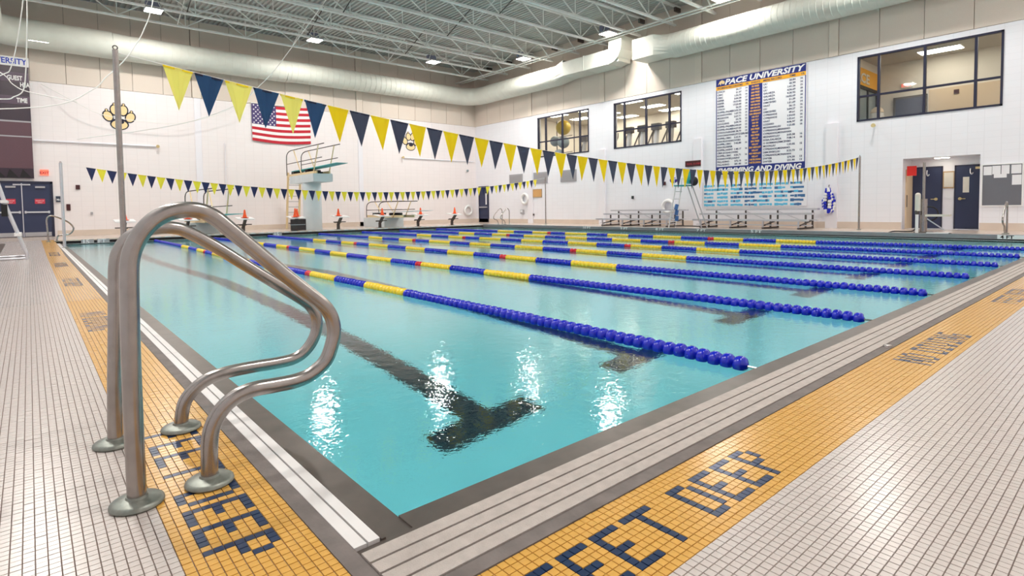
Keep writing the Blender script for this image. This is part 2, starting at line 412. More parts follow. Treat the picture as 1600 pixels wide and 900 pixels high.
for s, Y0 in ((FEET, 0.191 + 39 * TP), (NODIV, 5.36), (FEET, 9.3), (NODIV, 13.0), (FEET, 16.6)):
    j0 = round((Y0 - 0.1915) / TP) - 1
    for c, r in s: navy_left.add((-4 - r, j0 - c))                  # cell (i,j): x=BX+i*TP (negative), y=0.1915+j*TP
tiles = []
for i in range(-int((BX - FX0) / TP), 0):
    for j in range(int((NY0 - 0.1915) / TP), int((FY1 - 0.1915) / TP)):
        x = BX + (i + 0.5) * TP; y = 0.1915 + (j + 0.5) * TP
        c = 2 if (i, j) in navy_left else (1 if (i >= -12 and y > BYW) else 0)
        tiles.append((x, y, c))
for i in range(int((BX - 0.746) / TP), int((NX1 - 0.746) / TP)):
    for j in range(-int((BY - NY0) / TP), 0):
        x = 0.746 + (i + 0.5) * TP; y = BY + (j + 0.5) * TP
        if x - TP / 2 < BX - 0.001: continue
        c = 2 if (i, j) in navy_near else (1 if j >= -12 else 0)
        tiles.append((x, y, c))
T = np.array(tiles)
def pix(P):
    v = P - np.array(CAM); z = v @ np.array(vD)
    return 791.477 + F_PX * (v @ np.array(vR)) / z, 366.146 - F_PX * (v @ np.array(vU)) / z, z
def areas(T):
    cs = []
    for dx, dy in ((-1, -1), (1, -1), (1, 1), (-1, 1)):
        P = np.c_[T[:, 0] + dx * TP * .47, T[:, 1] + dy * TP * .47, np.full(len(T), ZD)]; cs.append(pix(P))
    a = 0
    for k in range(4):
        x0, y0, _ = cs[k]; x1, y1, _ = cs[(k + 1) % 4]; a = a + x0 * y1 - x1 * y0
    px, py, z = pix(np.c_[T[:, :2], np.full(len(T), ZD)])
    vis = (z > 0.2) & (px > 5) & (px < 1595) & (py < 895)
    return np.where(vis, abs(a) / 2, 0), z
ar, dep = areas(T)
keep = dep > -1.5
order = np.argsort(-ar)[:300]
single = np.zeros(len(T), bool); single[order] = True
h = TP / 2
TV = np.array([(-.46, -.46, -.3), (.46, -.46, -.3), (.46, .46, -.3), (-.46, .46, -.3), (-.44, -.44, 0), (.44, -.44, 0), (.44, .44, 0), (-.44, .44, 0)])
TF = np.array([(4, 5, 6, 7), (0, 1, 5, 4), (1, 2, 6, 5), (2, 3, 7, 6), (3, 0, 4, 7)])
def tile_mesh(name, cs, m):
    n = len(cs); V = (cs[:, None, :] + (TV * np.array((TP, TP, 0.015)))[None]).reshape(-1, 3); Fq = (TF[None] + (np.arange(n) * 8)[:, None, None]).reshape(-1)
    me = bpy.data.meshes.new(name); me.vertices.add(len(V)); me.vertices.foreach_set('co', V.ravel().astype(np.float32))
    me.loops.add(len(Fq)); me.loops.foreach_set('vertex_index', Fq.astype(np.int32)); me.polygons.add(n * 5)
    me.polygons.foreach_set('loop_start', np.arange(0, n * 20, 4, dtype=np.int32)); me.update(calc_edges=True); me.polygons.foreach_set('use_smooth', [False] * (n * 5)); me.materials.append(MATS[m]); return me
rng = np.random.default_rng(3)
tz = ZD + rng.normal(0, 0.00035, len(T))
TM = ['tile_white', 'tile_yellow', 'tile_navy']
for c in range(3):
    sel = (T[:, 2] == c) & ~single & keep
    o = bpy.data.objects.new('tile_field', tile_mesh('tile_field', np.c_[T[sel, :2], tz[sel]], TM[c])); COL.objects.link(o); o.parent = floor; o['kind'] = 'stuff'
    one = tile_mesh('tile', np.zeros((1, 3)), TM[c])
    for k in np.nonzero(single & (T[:, 2] == c))[0]:
        o = bpy.data.objects.new('tile', one); COL.objects.link(o); o.location = (T[k, 0], T[k, 1], tz[k]); o.parent = floor
# navy letter tiles further along the bands, set into the slabs
far_navy = [(BX + (i + .5) * TP, 0.1915 + (j + .5) * TP) for i, j in navy_left if 0.1915 + j * TP >= FY1 - TP] + [(0.746 + (i + .5) * TP, BY + (j + .5) * TP) for i, j in navy_near if 0.746 + i * TP >= NX1 - TP]
fz = [ZD + 0.0015 + (max(0, y - RY0) / (RY1 - RY0) * (ZH - ZD) if x < 0 else 0) for x, y in far_navy]
o = bpy.data.objects.new('letter_tiles', tile_mesh('letter_tiles', np.array([(x, y, z) for (x, y), z in zip(far_navy, fz)]), 'tile_navy')); COL.objects.link(o); o.parent = floor; o['kind'] = 'stuff'

# ------------------------------------------------------------------ pool basin, floor marks, water
D0, D1 = 1.5, 3.4
prof = [(0.0, -D0), (9.5, -D0), (17.0, -D1), (WAT_Y, -D1)]
mb = MB()
for (ya, za), (yb, zb) in zip(prof[:-1], prof[1:]): mb.quad((0, ya, za), (WAT_X, ya, za), (WAT_X, yb, zb), (0, yb, zb))
for X_ in (0, WAT_X):
    pts = [(X_, 0, 0.03)] + [(X_, y, z) for y, z in prof] + [(X_, WAT_Y, 0.03)]
    mb.poly(pts if X_ == 0 else pts[::-1])
mb.quad((0, 0, -D0), (0, 0, 0.03), (WAT_X, 0, 0.03), (WAT_X, 0, -D0)); mb.quad((0, WAT_Y, -D1), (WAT_X, WAT_Y, -D1), (WAT_X, WAT_Y, 0.03), (0, WAT_Y, 0.03))
basin = struct(mb.build('pool_basin', 'pool_shell'))
ROPES = [2.56, 4.67, 6.71, 8.83, 10.88, 12.90, 15.04]
LANES = [1.70] + [(a + b) / 2 for a, b in zip(ROPES[:-1], ROPES[1:])] + [16.4]
for X_ in LANES:
    m_ = MB().box(X_ - 0.48, X_ + 0.48, 1.55, 1.83, -D0 - .01, -D0 + 0.004).box(X_ - 0.13, X_ + 0.13, 1.83, 9.5, -D0 - .01, -D0 + 0.004)
    a, b = (9.5, -D0), (17.0, -D1)
    m_.quad((X_ - .13, a[0], a[1] + .006), (X_ + .13, a[0], a[1] + .006), (X_ + .13, b[0], b[1] + .006), (X_ - .13, b[0], b[1] + .006)).box(X_ - 0.13, X_ + 0.13, 17.0, 21.0, -D1 - .01, -D1 + 0.004)
    m_.build('lane_mark', 'lane_tile', basin)
water = MB().quad((0, 0, 0), (WAT_X, 0, 0), (WAT_X, WAT_Y, 0), (0, WAT_Y, 0)).build('pool_water', 'pool_water')
tag(water, 'clear turquoise water filling the swimming pool', 'water', kind='stuff')

# ------------------------------------------------------------------ gutters
g = thing('pool_gutter', 'overflow gutter with two white grating strips beside the grab rails', 'gutter', (-0.12, 11, 0))
MB().box(-0.098, 0.0, -0.09, WAT_Y, -0.25, 0.045).box(-0.108, -0.094, -0.09, WAT_Y, 0.03, 0.056).build('ledge', 'stainless_dark', g)
B(-0.2, -0.098, -0.09, WAT_Y, -0.25, 0.01).build('channel', 'black', g)
y = -0.088
while y < WAT_Y - 0.1:
    y1 = min(y + 3.0, WAT_Y)
    B(-0.149, -0.113, y, y1 - 0.004, 0.02, 0.061).build('slat', 'grate_white', g); B(-0.196, -0.156, y, y1 - 0.004, 0.02, 0.061).build('slat', 'grate_white', g)
    y = y1
B(BX, -0.198, -0.42, WAT_Y, -0.25, 0.0625).build('curb', 'curb_stone', g)
g = thing('pool_gutter', 'overflow gutter with four grey slats along the lettered deck band', 'gutter', (9, -0.2, 0))
MB().box(0.0, WAT_X, -0.128, 0.0, -0.25, 0.05).box(-0.197, 0.0, -0.128, -0.0905, -0.25, 0.05).build('ledge', 'stainless_dark', g)
B(-0.197, WAT_X, -0.37, -0.128, -0.25, 0.015).build('channel', 'black', g)
for a, b in ((-0.134, -0.187), (-0.196, -0.246), (-0.255, -0.305), (-0.314, -0.363)):
    for x0, x1 in ((-0.195, 3.9), (3.904, 8.0), (8.012, 12.1), (12.104, WAT_X)):
        B(x0, x1, b, a, 0.02, 0.068).build('slat', 'slat_concrete', g)
B(-0.197, WAT_X, BY, -0.366, -0.25, 0.064).build('curb', 'curb_stone', g)
MB().lathe([(0.03, 0), (0.026, 0.012), (0.01, 0.014)], (3.56, -0.392, 0.064), 'z', 14).build('drain_plug', 'stainless', g, True)
g = thing('pool_gutter', 'raised steel gutter edge below the bleachers', 'gutter', (18.45, 11, 0))
B(WAT_X, 18.62, 0.0, 23.3, -0.25, 0.02).build('lip', 'stainless_dark', g)
B(WAT_X + 0.10, 18.62, 0.0, 23.3, 0.02, 0.06).build('channel', 'black', g)
B(WAT_X + 0.05, 18.62, 0.0, 23.3, 0.06, 0.175).build('steel_face', 'parapet_grey', g)
for Y_, s in ((15.37, '10 FT'), (13.22, '9 FT'), (11.45, '8 FT'), (9.63, '7 FT'), (7.54, '5 FT')):
    text(s, 0.13, (WAT_X + 0.045, Y_ + 0.25, 0.075), 'right', 'white_paint', g, 'depth_mark', sx=1.6, bold=0.004)
B(WAT_X + 0.043, WAT_X + 0.06, 0.7, 1.22, 0.07, 0.172).build('depth_tile', 'white_paint', g)
text('4 FT', 0.12, (WAT_X + 0.041, 1.16, 0.08), 'right', 'black', g, 'depth_mark', sx=1.2, bold=0.003)
g = thing('pool_gutter', 'dark gutter recess under the starting blocks', 'gutter', (9, 23.0, 0))
B(-0.25, WAT_X, WAT_Y, 23.3, -0.25, 0.02).build('lip', 'stainless_dark', g)
B(-0.25, WAT_X, WAT_Y + 0.08, 23.3, 0.02, 0.125).build('channel', 'black', g)
B(-0.25, WAT_X, WAT_Y + 0.05, 23.3, 0.125, 0.168).build('cover', 'base_tile', g)
for X_ in np.arange(2.0, 18.0, 0.34):
    B(X_, X_ + 0.2, WAT_Y + 0.045, WAT_Y + 0.25, 0.13, 0.172).build('grate_tooth', 'grate_white', g)
for X_, s in ((0.5, '15'), (0.95, 'FT'), (7.0, '15')):
    B(X_ - 0.02, X_ + 0.34, WAT_Y + 0.03, WAT_Y + 0.06, 0.0, 0.165).build('depth_tile', 'vent_grey', g)
    text(s, 0.2, (X_, WAT_Y + 0.028, 0.015), 'far', 'white_paint', g, 'depth_mark', sx=1.1, bold=0.006)

# ------------------------------------------------------------------ lamps
def lamp(x, y, label):
    t = thing('ceiling_lamp', label, 'lamp', (x, y, 8.80), 'high bay lamps under the roof joists')
    B(x - 0.30, x + 0.30, y - 0.30, y + 0.30, 8.83, 8.90).build('housing', 'vent_grey', t)
    B(x - 0.27, x + 0.27, y - 0.27, y + 0.27, 8.815, 8.829).build('diffuser', 'lamp_glow', t)
    B(x - 0.24, x + 0.24, y + 0.08, y + 0.28, 8.9, 9.2).build('driver_box', 'lamp_blue', t)
    for sx in (-1, 1): MB().bar((x + sx * 0.28, y, 8.9), (x + sx * 0.12, y, 9.3), 0.02).build('hanger', 'steel_paint', t)
    l = bpy.data.lights.new('lamp_light', 'AREA'); l.shape = 'SQUARE'; l.size = 0.54; l.energy = LAMP_W; l.color = (1.0, 0.95, 0.90)
    o = bpy.data.objects.new('lamp_light', l); COL.objects.link(o); o.parent = t; o.location = (0, 0, 0.005)
lamp(3.1, 23.85, 'glowing square lamp above the paw emblem behind the tall pole')
lamp(9.4, 23.8, 'glowing square lamp high above the American flag')
lamp(15.76, 23.74, 'glowing square lamp nearest the corner duct bend')
lamp(19.14, 20.35, 'glowing square lamp above the small window with balls')
lamp(19.3, 14.88, 'glowing square lamp beside the boxy duct end')
lamp(19.4, 9.48, 'glowing square lamp cut by the top edge above the record board')
for i, y in enumerate((20.35, 14.88, 9.48, 4.1)): lamp(-1.0, y, 'assumed square lamp added over the left deck beyond the frame, %s from the exit doors' % ORD[i])  # unseen row, assumed by symmetry and added to light the hall
lamp(19.4, 4.1, 'assumed square lamp added over the doorway alcove beyond the frame')  # unseen; carries on the window-side row, added for its light
for i, x in enumerate((3.1, 9.4, 15.76)): lamp(x, -1.6, 'assumed square lamp added over the near deck beyond the frame, %s from the grab rails' % ORD[i])  # out-of-view guesses, added to light the near end
t = thing('tube_lamp', 'bright tube lamp under the duct above the scoreboard', 'lamp', (-0.3, 26.3, 7.64))
MB().tube([(-0.62, 26.3, 7.64), (-0.03, 26.3, 7.64)], 0.05, 10).build('tube', 'lamp_glow', t, True)
B(-0.64, -0.01, 26.26, 26.34, 7.69, 7.73).build('housing', 'white_paint', t)

# ------------------------------------------------------------------ roof joists
ZJ, ZT = 8.87, 9.73
def joist(y):
    return y
for i in range(10):
    y = 25.5 - 1.87 * i
    t = thing('roof_joist', 'white steel roof joist with zigzag webs, %s from the flag wall' % ORD[i], 'joist', (9.2, y, ZJ), 'steel roof joists')
    m = MB()
    for s in (-1, 1): m.box(XL, XR - 0.35, y + s * 0.03 - 0.028, y + s * 0.03 + 0.028, ZJ - 0.02, ZJ + 0.05)
    m.build('bottom_chord', 'steel_paint', t)
    B(XL, XR, y - 0.06, y + 0.06, ZT - 0.07, ZT).build('top_chord', 'steel_paint', t)
    B(XR - 0.4, XR, y - 0.05, y + 0.05, ZT - 0.25, ZT - 0.07).build('bearing_seat', 'dark_steel', t)
    m = MB(); pd = 2.4; x = XL + 0.2; n = 0
    while x < XR - 0.6:
        xe = min(x + pd, XR - 0.5); xm = (x + xe) / 2
        m.bar((x, y, ZJ + .03), (xm, y, ZT - .04), 0.04); m.bar((xm, y, ZT - .04), (xe, y, ZJ + .03), 0.04)
        m.bar((x, y, ZJ + .03), (x, y, ZT - .04), 0.03)
        x += pd
    w_ = m.build('web', 'steel_paint', t)
for k, X_ in enumerate((4.2, 9.0, 14.0)):
    t = thing('cross_bridging', 'dark diagonal bridging rods between the joists, %s line from the scoreboard' % ORD[k], 'bridging', (X_, 17, 9.2), 'cross bridging')
    for i in range(9):
        ya, yb = 25.5 - 1.87 * i, 25.5 - 1.87 * (i + 1)
        m = MB().bar((X_, ya, ZJ + .06), (X_, yb, ZT - .06), 0.03).bar((X_ + .04, ya, ZT - .06), (X_ + .04, yb, ZJ + .06), 0.03); m.build('brace', 'dark_steel' if i % 2 else 'steel_paint', t)
t = thing('edge_bridging', 'pair of long steel angles running under the joist ends by the windows', 'bridging', (19.9, 15, 8.8))
for X_ in (19.65, 19.95): MB().bar((X_, 27.2, ZJ - .05), (X_, 4, ZJ - .05), 0.05).build('angle', 'steel_paint', t)

# ------------------------------------------------------------------ ducts
ZDU, RD = 7.95, 0.52
def ring_tube(m, pts, r, n=24): m.tube(pts, r, n)
def arc(cx, cy, R, a0, a1, z, n=8): return [(cx + R * math.cos(a0 + (a1 - a0) * i / n), cy + R * math.sin(a0 + (a1 - a0) * i / n), z) for i in range(n + 1)]
t = thing('air_duct', 'long round duct along the flag wall, ending in a box with an upturned elbow', 'duct', (9, 26.5, ZDU))
YD, XD, XDL = YF - 0.62, XR - 0.62, XL + 1.05
PI = math.pi
main = arc(XDL + 1.0, YD - 1.0, 1.0, PI, PI / 2, ZDU) + [(x, YD, ZDU) for x in (1.5, 2.0)]
MB().tube([(XDL, 12.0, ZDU)] + main, RD + 0.02, 28).build('elbow', 'duct_paint', t, True)
MB().tube([(2.0, YD, ZDU), (2.5, YD, ZDU - 0.03), (9.0, YD, ZDU - 0.03)], RD, 28).build('round_run', 'duct_paint', t, True)
MB().tube([(9.0, YD, ZDU - .03), (9.5, YD, ZDU), (17.9, YD, ZDU)], RD - 0.01, 28).build('round_run', 'duct_paint', t, True)
MB().tube([(17.9, YD, ZDU)] + arc(XD - 1.1, YD - 1.1, 1.1, PI / 2, 0, ZDU) + [(XD, 19.2, ZDU)], RD, 28).build('elbow', 'duct_paint', t, True)
m = MB()
for X_ in np.arange(2.6, 18.0, 0.3): m.torus((X_, YD, ZDU - (0.03 if X_ < 9.2 else 0)), RD, 0.008, 'x', 24, 4)
for Y_ in np.arange(19.4, 25.4, 0.3): m.torus((XD, Y_, ZDU), RD, 0.008, 'y', 24, 4)
o = m.build('seam_rings', 'duct_paint', t, True); o['kind'] = 'stuff'
def loft(m, a, b):
    n = len(m.v); k = len(a); m.v += [tuple(p) for p in a] + [tuple(p) for p in b]
    for j in range(k): m.f.append((n + j, n + (j + 1) % k, n + k + (j + 1) % k, n + k + j)); m.m.append(0)
def circ(y, r=RD, n=24): return [(XD + r * math.cos(2 * PI * j / n), y, ZDU + r * math.sin(2 * PI * j / n)) for j in range(n)]
def sq(y, x0, x1, z0, z1, n=24):
    out = []
    for j in range(n):
        a = 2 * PI * j / n; c, s_ = math.cos(a), math.sin(a); k = 1 / max(abs(c), abs(s_))
        out.append(((x0 + x1) / 2 + c * k * (x1 - x0) / 2, y, (z0 + z1) / 2 + s_ * k * (z1 - z0) / 2))
    return out
m = MB(); loft(m, circ(19.2), sq(18.4, XR - 1.15, XR - 0.1, 7.72, 8.5)); m.build('transition', 'duct_paint', t)
B(XR - 1.15, XR - 0.1, 15.5, 18.4, 7.72, 8.4).build('box_run', 'duct_paint', t)
B(XR - 1.17, XR - 0.08, 17.0, 17.04, 7.70, 8.42).build('flange_rib', 'duct_paint', t)
m = MB(); m.box(XR - 1.0, XR - 0.1, 15.0, 15.5, 7.8, 8.9)
pr_ = [(15.5, 7.74), (15.2, 7.8), (14.95, 8.0), (14.8, 8.3), (14.75, 8.9), (15.5, 8.9)]
for (a0, b0), (a1, b1) in zip(pr_, pr_[1:] + pr_[:1]): m.quad((XR - 1.1, a0, b0), (XR - 0.1, a0, b0), (XR - 0.1, a1, b1), (XR - 1.1, a1, b1))
m.poly([(XR - 1.1, a, b) for a, b in pr_]); m.poly([(XR - .1, a, b) for a, b in reversed(pr_)])
m.build('upturned_elbow', 'duct_paint', t)
t = thing('air_duct', 'round duct with a square box end above the record board', 'duct', (XD, 6, ZDU))
MB().tube([(XD, 12.3, ZDU), (XD, -4.3, ZDU)], RD, 28).build('round_run', 'duct_paint', t, True)
m = MB(); loft(m, sq(13.0, XR - 1.15, XR - 0.1, 7.62, 8.5), circ(12.3)); m.build('transition', 'duct_paint', t)
B(XR - 1.15, XR - 0.1, 13.0, 14.1, 7.62, 8.5).build('box_end', 'duct_paint', t)
m = MB()
for Y_ in np.arange(2.0, 12.2, 0.22): m.torus((XD, Y_, ZDU), RD, 0.008, 'y', 24, 4)
o = m.build('seam_rings', 'duct_paint', t, True); o['kind'] = 'stuff'
tag(MB().box(XR - 0.26, XR - 0.02, 14.30, 14.5, 8.30, 8.6).build('alarm_horn', 'fire_red'), 'red fire alarm horn on the panel wall between the two duct boxes', 'alarm')

# ------------------------------------------------------------------ lane ropes
RUNS = [(0.10, 4.40, 'b'), (4.40, 5.44, 'y'), (5.44, 6.38, 'b'), (6.38, 7.30, 'y'), (7.30, 7.51, 'r'), (7.51, 8.43, 'b'), (8.43, 9.49, 'y'), (9.49, 10.51, 'b'), (10.51, 11.46, 'y'),
        (11.46, 12.45, 'b'), (12.45, 13.58, 'y'), (13.58, 14.38, 'b'), (14.38, 14.58, 'r'), (14.58, 15.45, 'y'), (15.45, 16.62, 'b'), (16.62, 17.70, 'y'), (17.70, 22.6, 'b')]
CM = {'b': 'float_blue', 'y': 'float_yellow', 'r': 'float_red'}
FP = 0.0875
FPROF = [(0.020, -0.0435), (0.024, -0.034), (0.050, -0.029), (0.057, -0.014), (0.058, 0.0), (0.057, 0.014), (0.050, 0.029), (0.024, 0.034), (0.020, 0.0435)]
float_me = {}
for k, mm in CM.items():
    me = bpy.data.meshes.new('float'); m = MB().lathe(FPROF, (0, 0, 0), 'y', 16); me.from_pydata(m.v, [], m.f); me.materials.append(MATS[mm]); me.polygons.foreach_set('use_smooth', [True] * len(me.polygons)); float_me[k] = me
names = ['nearest the grab rails', 'second from the grab rails', 'third from the grab rails', 'in the middle of the seven', 'third from the bleachers', 'second from the bleachers', 'nearest the bleachers']
def rope_x(i, y): return ROPES[i] + 0.035 * math.sin(y * 0.42 + i * 1.3) + (0.10 * max(0, y - 12) / 11 if i == 0 else 0)
for i, X_ in enumerate(ROPES):
    t = thing('lane_rope', 'blue and yellow lane rope floating on the water, %s' % names[i], 'lane rope', (X_, 11, 0.02), 'floating lane ropes')
    MB().tube([(rope_x(i, y), y, 0.02) for y in np.arange(0, 22.87, 0.5)] + [(rope_x(i, 22.86), 22.86, 0.02)], 0.008, 6).build('cable', 'stainless', t, True)
    for (a, b, c) in RUNS:
        n = round((b - a) / FP); m = MB()
        for q in range(n):
            y = a + (q + 0.5) * (b - a) / n; x = rope_x(i, y)
            P = Vector((x, y, 0.022)) - CAM; z = P.dot(vD)
            if 0.11 * F_PX / z > 9.0:
                o = bpy.data.objects.new('float', float_me[c]); COL.objects.link(o); o.parent = t; o.location = Vector((x, y, 0.022 + random.uniform(-.003, .003))) - t.location; o.rotation_euler = (random.uniform(-.03, .03), random.uniform(0, 1), random.uniform(-.05, .05))
            else:
                m.lathe(FPROF[:1] + FPROF[2:4] + FPROF[5:7] + FPROF[8:], (x, y, 0.022), 'y', 10)
        if m.v:
            o = m.build('float_run', CM[c], t, True); o['kind'] = 'stuff'
    if i < 7: MB().tube([(rope_x(i, 22.7), 22.7, 0.02), (rope_x(i, 22.86), 22.87, 0.05)], 0.012, 6).build('hook', 'stainless', t)

# ------------------------------------------------------------------ flag poles and pennant strings
def pole(x, y, z0, z1, r, label):
    t = thing('flag_pole', label, 'pole', (x, y, z0), 'pennant poles')
    MB().tube([(x, y, z0), (x, y, z1)], r, 14).build('shaft', 'aluminium' if r > .035 else 'stainless', t, True)
    MB().lathe([(r * 2.2, 0), (r * 2.2, 0.015), (r * 1.2, 0.03)], (x, y, z0), 'z', 16).build('foot_collar', 'flange_metal', t, True)
    MB().torus((x, y, z1 + 0.02), 0.018, 0.005, 'y', 14, 6).build('eye', 'dark_steel', t, True)
PLN, PRN, PLF, PRF = (-0.225, 4.57, 2.50), (20.0, 4.95, 2.57), (-0.10, 19.6, 2.55), (20.0, 19.7, 2.62)
pole(PLN[0], PLN[1], 0.0625, PLN[2] + .02, 0.024, 'tall steel pole right behind the grab rails')
pole(PRN[0], PRN[1], ZH, PRN[2] + .02, 0.03, 'slim steel pole on the deck beside the hanging float coil')
pole(PLF[0], PLF[1], 0.046, PLF[2] + .02, 0.04, 'white steel pole at the corner near the exit doors')
pole(PRF[0], PRF[1], ZH, PRF[2] + .02, 0.03, 'thin pole on the far deck by the wall vents')
def string(A, Bp, sag, xs, xe, cols, pw, ph, label, first_nylon, gap):
    A = Vector(A); Bp = Vector(Bp)
    def P(x):
        u = (x - A.x) / (Bp.x - A.x); p = A.lerp(Bp, u); p.z -= 4 * sag * u * (1 - u); return p
    t = thing('pennant_string', label, 'pennants', (A.x, A.y, A.z - 0.3), 'backstroke pennant strings')
    MB().tube([P(A.x + (Bp.x - A.x) * k / 60) for k in range(61)], 0.004, 5).build('cord', 'rope_white', t, True)
    x = xs; k = 0
    while x < xe:
        w_ = pw * random.uniform(0.97, 1.03); a, b = P(x), P(x + w_)
        c = (k + first_nylon[1]) % 2
        nyl = k < first_nylon[0]
        mm = ('nylon_' if nyl else cols) + ('yellow' if c == 0 else 'blue')
        d = (b - a); tip = (a + b) / 2 + Vector((random.uniform(-.02, .02), random.uniform(-.03, .03), -ph))
        m = MB(); n = 4; wob = 0.012 if nyl else 0.004
        rows = []
        for r in range(n + 1):
            f = r / n; l = a.lerp(tip, f); rr = b.lerp(tip, f); row = []
            for s_ in range(5):
                u = s_ / 4; p = l.lerp(rr, u); p.y += wob * math.sin(u * 9 + k) * (1 - f); row.append(p)
            rows.append(row)
        for r in range(n):
            for s_ in range(4):
                if r == n - 1: m.poly([rows[r][s_], rows[r][s_ + 1], tip])
                else: m.quad(rows[r][s_], rows[r][s_ + 1], rows[r + 1][s_ + 1], rows[r + 1][s_])
        o = m.build('pennant', mm, t)
        sol = o.modifiers.new('cloth', 'SOLIDIFY'); sol.thickness = 0.002
        if nyl or k < 26:
            hb = a.lerp(tip, 0.05); hr = b.lerp(tip, 0.05)
            off = Vector((0, -0.004, 0)); m = MB().quad(a + off, b + off, hr + off, hb + off).quad(a - off, hb - off, hr - off, b - off)
            m.quad(a + off, a - off, b - off, b + off)
            h_ = m.build('hem', 'hem_yellow' if c == 0 else 'hem_blue', o); h_.location = (0, 0, 0)
        x += w_ + gap; k += 1
string(PLN, PRN, 0.74, 0.14, 19.85, 'vinyl_', 0.255, 0.40, 'long string of yellow and navy pennants hanging across the foreground', (6, 0), 0.012)
string(PLF, PRF, 0.80, 0.50, 19.3, 'far_', 0.25, 0.40, 'far string of yellow and navy pennants before the diving boards', (0, 1), 0.012)

# ------------------------------------------------------------------ grab rails in the foreground
def smooth_path(pts, n=6):
    P = [Vector(p) for p in pts]; out = []
    for i in range(len(P) - 1):
        p0 = P[max(i - 1, 0)]; p1 = P[i]; p2 = P[i + 1]; p3 = P[min(i + 2, len(P) - 1)]
        for k in range(n):
            u = k / n; out.append(0.5 * ((2 * p1) + (p2 - p0) * u + (2 * p0 - 5 * p1 + 4 * p2 - p3) * u * u + (3 * p1 - p0 - 3 * p2 + p3) * u ** 3))
    return out + [P[-1]]
R1 = [(-.638, .06), (-.638, .3), (-.637, .56), (-.635, .70), (-.632, .82), (-.628, .885), (-.615, .935), (-.590, .982), (-.553, 1.023), (-.506, 1.049), (-.454, 1.057), (-.408, 1.051), (-.366, 1.029), (-.318, .985), (-.237, .908), (-.137, .812), (-.045, .727), (.022, .666), (.058, .615), (.072, .553), (.062, .493), (.030, .425), (-.031, .383), (-.095, .369), (-.173, .369), (-.247, .371), (-.304, .361), (-.353, .333), (-.388, .289), (-.407, .235), (-.413, .155), (-.415, .06)]
R2 = [(-.636, .06), (-.628, .3), (-.618, .509), (-.610, .70), (-.604, .82), (-.593, .88), (-.560, .935), (-.510, .968), (-.45, .980), (-.385, .979), (-.327, .957), (-.222, .889), (-.095, .794), (.032, .700), (.149, .614), (.225, .548), (.256, .474), (.245, .395), (.197, .325), (.135, .290), (.05, .283), (-.06, .285), (-.17, .284), (-.26, .27), (-.325, .235), (-.368, .185), (-.384, .12), (-.388, .06)]
for pts, y, lab in ((R1, 0.64, 'large steel grab rail nearest the camera at the pool edge'), (R2, 1.29, 'steel grab rail just behind the nearest one')):
    t = thing('grab_rail', lab, 'grab rail', (-0.5, y, ZD), 'front grab rails')
    MB().tube(smooth_path([(x, y, z) for x, z in pts]), 0.029, 20).build('tube', 'stainless', t, True)
    for x in (pts[0][0], pts[-1][0]):
        MB().lathe([(0.078, 0.0), (0.082, 0.006), (0.080, 0.014), (0.070, 0.021), (0.034, 0.027), (0.031, 0.034)], (x, y, ZD), 'z', 28).build('flange', 'flange_metal', t, True)
# rail at the far left corner
t = thing('grab_rail', 'small figure-four grab rail in front of the exit doors', 'grab rail', (-0.3, 21.6, ZH), 'distant grab rails')
for dy in (0.0,):
    MB().tube(smooth_path([(-.427, 21.6, .17), (-.44, 21.6, .6), (-.447, 21.6, .85), (-.41, 21.6, .97), (-.33, 21.6, 1.01), (-.2, 21.6, .97), (.066, 21.6, .817), (.19, 21.6, .68), (.22, 21.6, .56), (.132, 21.6, .42), (-.03, 21.6, .385), (-.163, 21.6, .369), (-.21, 21.6, .28), (-.219, 21.6, .17)]), 0.025, 10).build('tube', 'stainless', t, True)
for x in (-.427, -.219): MB().lathe([(0.07, 0), (0.065, 0.02), (0.03, 0.03)], (x, 21.6, ZH), 'z', 14).build('flange', 'flange_metal', t, True)
def ladder_rail(y, label, x0=18.72, top=1.03):
    t = thing('grab_rail', label, 'grab rail', (x0, y, ZH), 'distant grab rails')
    MB().tube(smooth_path([(x0 + .45, y, .17), (x0 + .45, y, .8), (x0 + .42, y, top - .08), (x0 + .33, y, top), (x0 + .2, y, top - .06), (x0 - .08, y, .72), (x0 - .18, y, .56), (x0 - .12, y, .46), (x0 + .05, y, .40), (x0 + .13, y, .3), (x0 + .15, y, .17)]), 0.022, 10).build('tube', 'stainless', t, True)
    for x in (x0 + .45, x0 + .15): MB().lathe([(0.06, 0), (0.055, 0.02), (0.03, 0.03)], (x, y, ZH), 'z', 12).build('flange', 'flange_metal', t, True)
ladder_rail(21.7, 'curved ladder rail by the far corner door, nearer of the pair'); ladder_rail(22.3, 'curved ladder rail by the far corner door, farther of the pair')
ladder_rail(1.15, 'single steel ladder rail below the grey bulletin board')

